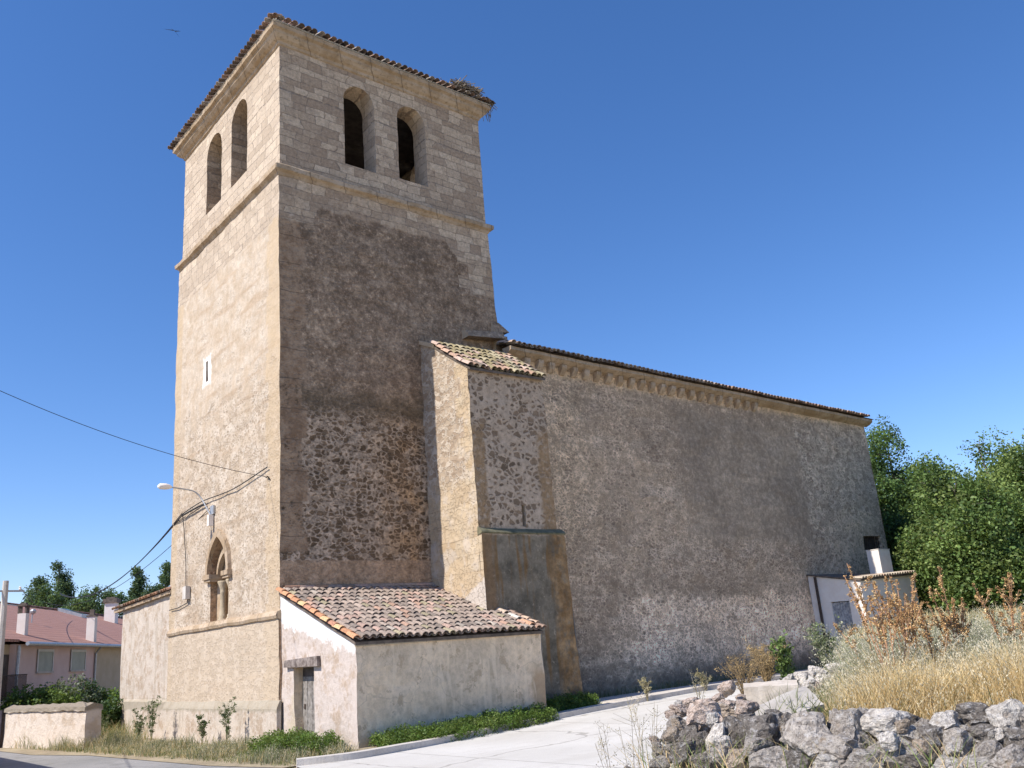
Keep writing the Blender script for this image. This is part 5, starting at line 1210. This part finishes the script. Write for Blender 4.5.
def rlobes(r, H, h0, wid, n, taper=.6):
    out = []
    for i in range(n):
        t = (i + .5) / n; z = h0 + (H - h0) * (.10 + .82 * t); a = r.uniform(0, 2 * PI); env = wid * (math.sin(PI * (.18 + .74 * t)) ** taper)
        rr = env * r.uniform(.42, .62); d = (env - rr) * r.uniform(.6, 1.05)
        out.append((d * math.cos(a), d * math.sin(a), min(z, H - rr * .8), rr, rr * r.uniform(.8, 1.1)))
    return out
TL = ['tall airy poplar rising just past the end of the nave, highest at the left', 'broad bright green tree in the middle of the right-hand row', 'tall green tree near the right edge of the photo', 'lower leafy tree in front of the gap between the taller trees', 'rounded green tree standing in front of the right-hand trees', 'green tree cut by the right edge of the photo', 'dark green tree tucked behind the shed and nave corner']
for i, (tp, bt) in enumerate(zip(TREE_TOP, TREE_BOT)):
    r = np.random.default_rng(100 + i); x = (tp[0] + bt[0]) / 2; y = (tp[1] + bt[1]) / 2; z = .9; H = (tp[2] - z) * 1.05
    wid = [3.1, 2.8, 2.9, 2.3, 2.4, 3.1, 2.6][i]
    lb = rlobes(r, H, .6, wid, [10, 11, 12, 9, 9, 12, 9][i], .3 if i == 0 else .6)
    make_tree('tree', TL[i], (x, y, z), lb, 1.4, .2, [400, 380, 390, 260, 280, 400, 380][i], 84, .155, .62, GREEN if i not in (0, 6) else GREEN[:2] + DARKG, 200 + i, 'trees beyond the church')
# undergrowth beneath them
for i, (x, y, s) in enumerate([(34.5, -1.6, 1.5), (28.6, -5.4, 1.2), (29.5, -7.6, 1.4), (31.0, -9.4, 1.5), (36.5, .5, 1.7), (33, -6.5, 1.6), (33.5, -9.5, 1.6)]):
    r = np.random.default_rng(300 + i)
    make_tree('bush', ['dark leafy bush at the foot of the trees beyond the shed', 'leafy bush under the middle of the right-hand trees', 'leafy bush under the right-hand trees behind the tall docks', 'leafy bush at the right edge under the trees', 'shaded bush just behind the white shed', 'shaded bush deep under the middle trees', 'shaded bush deep under the rightmost trees'][i], (x, y, .8), [(0, 0, s * .6, s, s * .7), (s * .6, .3, s * .4, s * .7, s * .5), (-s * .6, -.2, s * .4, s * .7, s * .5)], .3, .06, 130, 40, .18, .45, DARKG + GREEN[:2], 300 + i, 'bushes under the trees', 'bush')
PL = ['tall dark poplar with a narrow crown, leftmost above the red roof', 'tallest dark poplar above the left part of the red roof', 'rounded lighter green tree behind the middle of the red roof', 'rounded green tree behind the right part of the red roof', 'slim dark poplar left of the tower, behind the white chimney', 'slim dark poplar beside the tower edge', 'low round tree showing just above the roof ridge', 'small dark tree at the far left above the roof', 'bushy dark tree between the slim poplars', 'leafy lighter tree in front of the tallest poplar']
for i, tp in enumerate(POP_TOP):
    r = np.random.default_rng(400 + i); H = tp[2] + .3; wid = [1.35, 1.5, 2.2, 2.2, 1.15, 1.1, 2.2, 1.3, 1.8, 2.1][i]
    lb = rlobes(r, H, 1.0, wid, 10, .5)
    make_tree('poplar' if i in (0, 1, 4, 5) else 'tree', PL[i], (tp[0], tp[1], -.3), lb, 1.6, .2, 260, 70, .19, .5, [(.06, .105, .06), (.08, .135, .07), (.10, .155, .07)] if i in (0, 1, 4, 5, 7, 8) else [(.085, .15, .06), (.11, .18, .065), (.075, .13, .055)], 410 + i, 'trees behind the houses')
HL = ['dark green shrub at the left end behind the yard wall', 'dense green shrub behind the middle of the yard wall', 'bright green shrub behind the yard wall', 'grey-green olive-like shrub, tallest behind the yard wall', 'dark rounded shrub behind the right end of the yard wall', 'bright green shrub between the yard wall and the chapel corner', 'dark low shrub at the gap beside the chapel corner']
for i, h in enumerate(HEDGE):
    s = [.75, .85, .8, 1.0, .8, .85, .55][i]; H = h[2] + .15
    lb = [(0, 0, H - s * .75, s, s * .7), (s * .6, .2, H - s * 1.1, s * .8, s * .6), (-s * .6, -.2, H - s * 1.1, s * .8, s * .6), (0, .2, H * .35, s * .9, H * .35)]
    make_tree('shrub', HL[i], (h[0], h[1], -.05), lb, .3, .05, 150, 40, .12, .26, [[(.09, .15, .035)], [(.12, .18, .04), (.09, .15, .035)], [(.13, .20, .04)], [(.22, .24, .17), (.17, .20, .13)], [(.06, .10, .05)], [(.14, .22, .04), (.10, .17, .04)], [(.05, .10, .03)]][i], 500 + i, 'shrubs behind the yard wall', 'shrub')
# green weeds along the lean-to
SH = [(-.75, -1.2, .34, .55), (-.85, -2.2, .38, .62), (-.7, -3.2, .33, .58), (.75, -4.55, .30, .62), (1.6, -4.7, .34, .66), (2.55, -4.6, .36, .7), (3.45, -4.45, .38, .66), (4.3, -4.35, .40, .62), (5.0, -4.25, .36, .5), (6.3, -3.2, .34, .5), (7.1, -3.05, .36, .5), (7.9, -2.95, .32, .42)]
SL = ['low green bush left of the lean-to door', 'low green bush in front of the lean-to door', 'low green bush at the front corner of the lean-to, by the door side'] + ['low green bush along the lean-to front wall'] * 6 + ['low green bush at the foot of the stair turret'] * 3
for i, (x, y, h, s) in enumerate(SH):
    r = np.random.default_rng(600 + i); t = thing('bush', SL[i], 'bush', (x, y, .07 if x < 6 else .17), 'green bushes along the lean-to front' if 3 <= i < 9 else 'green bushes at the turret foot' if i > 8 else 'green bushes by the lean-to door')
    mb_ = MB()
    for k in range(16):
        a = r.uniform(0, 2 * PI); q = s * r.uniform(.2, .8); mb_.tube([(0, 0, 0), (q * .5 * math.cos(a), q * .5 * math.sin(a), h * .5), (q * math.cos(a), q * math.sin(a), h * r.uniform(.6, 1.1))], [.008, .006, .003], 4)
    mb_.build('stem', simple_mat('green_stem', (.10, .13, .04), (.16, .18, .07)) if i == 0 else bpy.data.materials['green_stem'], t, local=True)
    c = r.uniform(-1, 1, (150, 3)); c = c[np.hypot(c[:, 0], c[:, 1]) < 1]; c = np.stack([c[:, 0] * s, c[:, 1] * s, (.5 + .55 * c[:, 2]) * h * (1.15 - .5 * np.hypot(c[:, 0], c[:, 1]))], 1)
    V, Fq, cc = leaf_cloud(c * np.array([1, 1, 1]) + r.normal(0, .03, c.shape), .15, 46, .048, [(.10, .17, .03), (.13, .20, .035), (.075, .13, .025), (.15, .20, .05)], r, .8); raw_mesh('foliage', V, Fq, M['leaf'], cc, t)

# ---------------------------------------------------------------- grasses and weeds
def blades(xy, z, h, w, cols, r, lean=.35, seed_frac=0.0, head=(.62, .54, .38)):
    n = len(xy); a = r.uniform(0, 2 * PI, n); dirx = np.stack([np.cos(a), np.sin(a)], 1); ln = (h * r.uniform(.1, lean * 2, n))
    b = r.uniform(0, 2 * PI, n); side = np.stack([np.cos(b), np.sin(b), np.zeros(n)], 1)
    lv = []
    for t, wf in ((0, 1), (.45, .8), (.8, .5), (1, .08)):
        c = np.stack([xy[:, 0] + dirx[:, 0] * ln * t ** 2, xy[:, 1] + dirx[:, 1] * ln * t ** 2, z + h * t * (1 - .12 * t * ln / h)], 1)
        lv.append(c - side * (w * wf * .5)[:, None]); lv.append(c + side * (w * wf * .5)[:, None])
    V = np.stack(lv, 1).reshape(-1, 3); i = np.arange(n)[:, None] * 8
    Fq = np.concatenate([i + np.array([[0, 1, 3, 2]]), i + np.array([[2, 3, 5, 4]]), i + np.array([[4, 5, 7, 6]])], 0)
    C = np.repeat(cols, 8, 0)
    if seed_frac:
        k = np.nonzero(r.random(n) < seed_frac)[0]; m_ = 9; tip = np.stack([xy[k, 0] + dirx[k, 0] * ln[k], xy[k, 1] + dirx[k, 1] * ln[k], z[k] + h[k] * (1 - .12 * ln[k] / h[k])], 1)
        p = np.repeat(tip, m_, 0) + r.normal(0, 1, (len(k) * m_, 3)) * np.array([.03, .03, .07]) - np.array([0, 0, .05])
        s = r.uniform(.010, .017, (len(p), 1)); ax = r.normal(0, .5, (len(p), 3)) + np.array([0, 0, -1]); ax /= np.linalg.norm(ax, axis=1)[:, None]
        bx = np.cross(ax, r.normal(0, 1, (len(p), 3))); bx /= np.linalg.norm(bx, axis=1)[:, None]
        V2 = np.stack([p - ax * s, p + bx * s * .35, p + ax * s, p - bx * s * .35], 1).reshape(-1, 3)
        F2 = np.arange(len(V2)).reshape(-1, 4) + len(V); V = np.concatenate([V, V2]); Fq = np.concatenate([Fq, F2])
        C = np.concatenate([C, np.repeat(np.array(head) * r.uniform(.75, 1.2, (len(p), 1)), 4, 0)])
    return V, Fq, C
STRAW = np.array([(.76, .56, .29), (.82, .64, .36), (.70, .50, .25), (.84, .69, .43), (.60, .48, .24)])
GREY = np.array([(.27, .30, .17), (.35, .36, .22), (.44, .42, .28), (.23, .26, .12), (.58, .53, .36)])
GRN = np.array([(.13, .18, .05), (.17, .21, .07), (.22, .23, .09)])
r = np.random.default_rng(11)
def bank_points(n, d0, d1, pw=1.0):
    out = []; 
    while sum(len(o) for o in out) < n:
        m_ = n * 3; d = d0 + (d1 - d0) * r.random(m_) ** pw; a = YAW + r.uniform(-.66, -.10, m_)
        x = CAM.x + d * np.cos(a); y = CAM.y + d * np.sin(a); sd = bank_sd(x, y); k = (sd > .18) & ((sd > .5) | (r.random(m_) < .5)) & ~((x > 23.2) & (x < 29) & (y > -3.6))
        out.append(np.stack([x[k], y[k]], 1))
    return np.concatenate(out)[:n]
def field(name, n, d0, d1, hf, pal_fn, w, seed_frac, pw=1.0, lean=.35, head=(.62, .54, .38), left_fade=True):
    xy = bank_points(n, d0, d1, pw); z = bank_h(xy[:, 0], xy[:, 1]) - .02; d = np.hypot(xy[:, 0] - CAM.x, xy[:, 1] - CAM.y)
    ang = np.arctan2(xy[:, 1] - CAM.y, xy[:, 0] - CAM.x) - YAW
    fade = np.clip((-.25 - ang) / .10, .10, 1) if left_fade else 1        # shorter where the rubble lies
    h = hf(xy, d) * fade * r.uniform(.6, 1.2, n); cols = pal_fn(xy, d) * r.uniform(.8, 1.2, (n, 1))
    V, Fq, C = blades(xy, z, h, w * r.uniform(.7, 1.3, n) * np.maximum(1, d / 12), cols, r, lean, seed_frac, head)
    return tag(raw_mesh(name, V, Fq, M['grass'], C), kind='stuff')
def palA(xy, d):
    m_ = (nz(xy[:, 0], xy[:, 1], 1.3, 4) * .35 + (d - 10.6) * .55 + r.normal(0, .35, len(d))) > .2
    return np.where(m_[:, None], GREY[r.integers(0, 5, len(d))], STRAW[r.integers(0, 5, len(d))])
field('dry_grass', 52000, 8.5, 11.4, lambda xy, d: .50 + .10 * nz(xy[:, 0], xy[:, 1], 1.7, 1), palA, .007, .10)
field('wild_oats', 30000, 10.6, 16.5, lambda xy, d: .70 + .12 * nz(xy[:, 0], xy[:, 1], 1.1, 2), palA, .008, .35, head=(.60, .55, .42))
field('meadow_grass', 36000, 15, 42, lambda xy, d: .62 + .12 * nz(xy[:, 0], xy[:, 1], .6, 3), lambda xy, d: np.where((r.random(len(d)) < .45)[:, None], STRAW[r.integers(0, 5, len(d))], GREY[r.integers(0, 5, len(d))]), .011, .12, .8, left_fade=False)
field('green_undergrowth', 16000, 8.6, 20, lambda xy, d: .34 + .08 * nz(xy[:, 0], xy[:, 1], 1.7, 5), lambda xy, d: GRN[r.integers(0, 3, len(d))], .012, 0, left_fade=False)
# green and yellow tufts between the slab, the block and the rubble
tc = np.array([(-4.75, -18.05), (-4.5, -18.75), (-4.35, -19.2), (-4.15, -19.6), (-4.9, -17.75), (-4.3, -17.6), (-2.9, -17.0), (-2.5, -16.75), (-2.2, -16.9), (-2.6, -17.3), (-1.5, -16.5), (-1.2, -16.9), (-2.0, -17.3), (-2.9, -17.6)]); kk = r.integers(0, len(tc), 1900)
xy = tc[kk] + r.normal(0, .15, (1900, 2)); zt = np.maximum(bank_h(xy[:, 0], xy[:, 1]), np.where(kk < 6, .88, 0)) - .02
V, Fq, C = blades(xy, zt, r.uniform(.12, .38, 1900), np.full(1900, .008), np.where((r.random(1900) < .6)[:, None], GRN[r.integers(0, 3, 1900)] * 1.5, STRAW[r.integers(0, 5, 1900)]), r, .5)
tag(raw_mesh('grass_tufts', V, Fq, M['grass'], C), kind='stuff')
# strip of weeds along the church foot
n = 22000; y = r.uniform(-4.6, 14.8, n); edge = -2.0 - .09 * np.maximum(y + 4.4, 0); x = edge + (np.abs(r.normal(0, .35, n)) + r.uniform(0, 1.5, n) ** 1.0) * 1.0
k = (x < -.28) | (y > 14.6); x, y = x[k], y[k]; n = len(x); cl = nz(x, y, 1.4, 7)
h = np.clip(.16 + .13 * cl + .16 * np.exp(-((x + .6) / .5) ** 2), .06, .8) * r.uniform(.5, 1.2, n) * (1 + .7 * (y > 7.5))
c = np.where((r.random(n) < .6 + .25 * cl)[:, None], GREY[r.integers(0, 5, n)] * .7, STRAW[r.integers(0, 5, n)] * .8)
c = np.where(((cl < -.1) & (r.random(n) < .7))[:, None], GRN[r.integers(0, 3, n)], c)
V, Fq, C = blades(np.stack([x, y], 1), np.full(n, -.06), h, np.full(n, .014) * r.uniform(.7, 1.3, n), c, r, .35, .12)
tag(raw_mesh('roadside_weeds', V, Fq, M['grass'], C), kind='stuff')
n = 6000; x = r.uniform(.3, 10, n); y = r.uniform(14.5, 22, n) * 1.0; x = r.uniform(-2.4, 2.5, n); y = r.uniform(9, 22, n); k = (x > -2.2) & ((x < -.3) | (y > 14.9)); x, y = x[k], y[k]; n = len(x)
V, Fq, C = blades(np.stack([x, y], 1), np.full(n, -.06), r.uniform(.25, .75, n), np.full(n, .018), np.where((r.random(n) < .5)[:, None], GRN[r.integers(0, 3, n)], STRAW[r.integers(0, 5, n)] * .8), r, .35, .1)
tag(raw_mesh('yard_grass', V, Fq, M['grass'], C), kind='stuff')

def dock(loc_, h, ns, spread, label, seed):
    r = np.random.default_rng(seed); t = thing('dock_plant', label, 'plant', loc_, 'tall seeding docks on the bank'); st = MB(); cs = []
    for i in range(ns):
        a = r.uniform(0, 2 * PI); q = spread * r.uniform(.3, 1); hh = h * r.uniform(.7, 1.05); top = Vector((q * math.cos(a), q * math.sin(a), hh)); mid = top * .5 + Vector((0, 0, hh * .1))
        g_ = r.uniform(.8, 1.2); pts = [(0, 0, -.05), tuple(mid), tuple(top)]; sm = smooth_line(pts, 5)
        st.tube(sm, list(np.linspace(.011, .004, len(sm))), 5, col=(.42 * g_, .24 * g_, .14 * g_))
        for j in range(30):
            u = r.uniform(.42, 1.0); p = sm[min(int(u * (len(sm) - 1)), len(sm) - 1)].lerp(sm[min(int(u * (len(sm) - 1)) + 1, len(sm) - 1)], (u * (len(sm) - 1)) % 1); cs.append(tuple(p + Vector(r.normal(0, 1, 3)) * .010))
        for j in range(3):
            u = r.uniform(.45, .75); p = sm[int(u * (len(sm) - 1))]; d = Vector((r.normal(), r.normal(), 1.9)).normalized() * hh * r.uniform(.15, .28); st.tube([p, p + d], [.005, .003], 4, col=(.42, .24, .14))
            for q_ in range(11): cs.append(tuple(p + d * r.uniform(.25, 1) + Vector(r.normal(0, 1, 3)) * .012))
    st.build('stem', M['stalk'], t, colors=True, local=True)
    V, Fq, cc = leaf_cloud(cs, .020, 11, .0165, [(.52, .31, .13), (.62, .40, .18), (.44, .25, .11), (.66, .47, .24)], r, 1, .8); raw_mesh('seed_head', V, Fq, M['stalk'], cc, t)
DL = ['leftmost tall rust-brown dock with long spreading stems in front of the shed', 'dense rust-brown dock plant right of the shed corner', 'shorter rust-brown dock low in the grass below the others', 'rust-brown dock with the rightmost upright seed heads of the cluster', 'rust-brown dock standing apart near the right edge of the photo', 'thin brown dock behind the leftmost spreading one', 'brown dock cut by the right edge of the photo']
for i, p in enumerate(DOCK):
    zb = float(bank_h(np.array([p[0]]), np.array([p[1]]))[0])
    dock((p[0], p[1], zb), [1.62, 1.5, 1.05, 1.42, 1.36, 1.25, 1.1][i], [7, 9, 4, 8, 4, 3, 3][i], [.62, .26, .22, .32, .30, .5, .3][i], DL[i], 700 + i)
def twiggy(name, loc_, h, wid, n, col, label, seed, leafcol=None, cat='plant', group=None, leafn=0, up=.9, th=.006, lsize=.03):
    r = np.random.default_rng(seed); t = thing(name, label, cat, loc_, group); mb_ = MB(); tips = []
    for i in range(n):
        a = r.uniform(0, 2 * PI); q = wid * math.sqrt(r.random()); top = Vector((q * math.cos(a), q * math.sin(a), h * r.uniform(.75, 1.05)))
        mid = Vector((top.x * .35, top.y * .35, top.z * .55)); g_ = r.uniform(.75, 1.25); cl = tuple(v * g_ for v in col); sm = smooth_line([(0, 0, -.05), tuple(mid), tuple(top)], 4)
        mb_.tube(sm, list(np.linspace(th, th * .35, len(sm))), 4, col=cl)
        for j in range(7):
            u = r.uniform(.35, 1); p = sm[int(u * (len(sm) - 1))]; d = Vector((r.normal(), r.normal(), 1.0 * up)).normalized() * h * r.uniform(.08, .22); mb_.tube([p, p + d], [th * .5, th * .25], 3, col=cl); tips.append(p + d); tips.append(p + d * .5)
    mb_.build('stem', M['stalk'], t, colors=True, local=True)
    if leafcol:
        k = r.integers(0, len(tips), leafn or len(tips)); V, Fq, cc = leaf_cloud([tuple(tips[i]) for i in k], .05, 7, lsize, leafcol, r); raw_mesh('foliage', V, Fq, M['leafdull'], cc, t)
    return t
def gz_(x, y): return max(.05, float(bank_h(np.array([x]), np.array([y]))[0]))
p = DRYB[0]; twiggy('dry_bush', (p[0], p[1], p[2] - .18), .66, .38, 34, (.27, .19, .10), 'dry brown twiggy bush, left of the pair before the nave wall', 801, [(.33, .23, .11), (.40, .28, .14)], 'bush', None, 160, .5, .006, .02)
p = DRYB[1]; twiggy('dry_bush', (p[0], p[1], p[2] - .12), .78, .36, 46, (.32, .23, .12), 'golden brown twiggy bush, right of the pair before the nave wall', 802, [(.44, .30, .13), (.36, .25, .12)], 'bush', None, 260, .5, .006, .022)
p = GREENP[0]; twiggy('weed', (p[0], p[1], p[2] - .15), .85, .16, 14, (.14, .19, .06), 'upright leafy green weed right of the dry bushes', 803, [(.12, .18, .05), (.16, .22, .07)], 'plant', None, 170, 1.5, .007, .05)
p = GREENP[1]; twiggy('weed', (p[0], p[1], p[2] - .3), .9, .4, 16, (.20, .22, .12), 'grey-green spiky weed in front of the shed downpipe', 804, [(.20, .24, .12), (.30, .30, .2)], 'plant', None, 170, 1.2, .007, .045)
for i, (x, y) in enumerate([(-.5, -15.0), (.1, -15.35), (.9, -14.9), (2.0, -14.5), (3.0, -13.9), (4.2, -13.2)]):
    twiggy('weed', (x, y, gz_(x, y)), .5 + .1 * (i % 3), .3, 14, (.27, .24, .12), 'straggly half dry weed on the crest of the bank before the nave wall', 820 + i, [(.24, .25, .11), (.36, .30, .15)], 'plant', 'straggly weeds on the bank crest', 90, 1, .005, .03)
SLB = ['thin dry branching weed just left of the rock wall', 'thin dry weed in front of the pale street, left of the rock wall', 'leftmost thin dry weed against the pale street', 'short dry weed against the left end of the rock wall', 'dry weed standing on the rubble before the street']
for i, p in enumerate(STALK[:5]):
    zb = .25 if i < 4 else p[2] - .1
    twiggy('dry_weed', (p[0], p[1], zb), [1.25, 1.1, .95, .95, .45][i], [.22, .2, .2, .15, .15][i], [5, 4, 3, 5, 5][i], (.36, .30, .21), SLB[i], 840 + i, [(.42, .36, .26), (.34, .30, .18)], 'plant', None, 40, 1.0, .004, .014)
for i, p in enumerate(STALK[5:]):
    twiggy('dry_weed', (9.0 + 2.6 * i, -4.5, .22), .62, .26, 10, (.30, .25, .15), ['dry pale weed at the kerb before the dark wall foot, left one', 'dry pale weed at the kerb before the dark wall foot, right one'][i], 850 + i, [(.36, .32, .18)], 'plant', None, 60, 1.0, .008, .04)
for i, (y, x, h) in enumerate([(1.75, -.75, 1.15), (3.6, -.7, .8), (7.3, -.9, 1.35), (8.2, -1.0, 1.0), (12.2, -.9, .7), (13.6, -1.4, .8)]):
    twiggy('thistle', (x, y, -.05), h, .16 + .12 * (i > 1), 5 + 4 * (i > 1), (.16, .19, .08), ['tall thin thistle against the tower plinth, nearest the lean-to', 'slim short thistle against the middle of the tower plinth', 'bushy grey-green thistle at the joint of tower and chapel', 'grey-green thistle left of the tower and chapel joint', 'low thistle before the chapel wall', 'thistle at the far left corner of the chapel'][i], 860 + i, [(.10, .14, .05), (.17, .20, .10), (.22, .23, .14)], 'plant', None, 130, 1.2, .008, .045)
# grass along the far kerb and on the pavement edge
n = 2600; x = r.uniform(8.6, 34, n); y = -.95 - np.abs(r.normal(0, .12, n))
V, Fq, C = blades(np.stack([x, y], 1), np.full(n, .16), r.uniform(.08, .35, n), np.full(n, .02), GREY[r.integers(0, 5, n)] * .6, r, .4)
tag(raw_mesh('wall_foot_grass', V, Fq, M['grass'], C), kind='stuff')
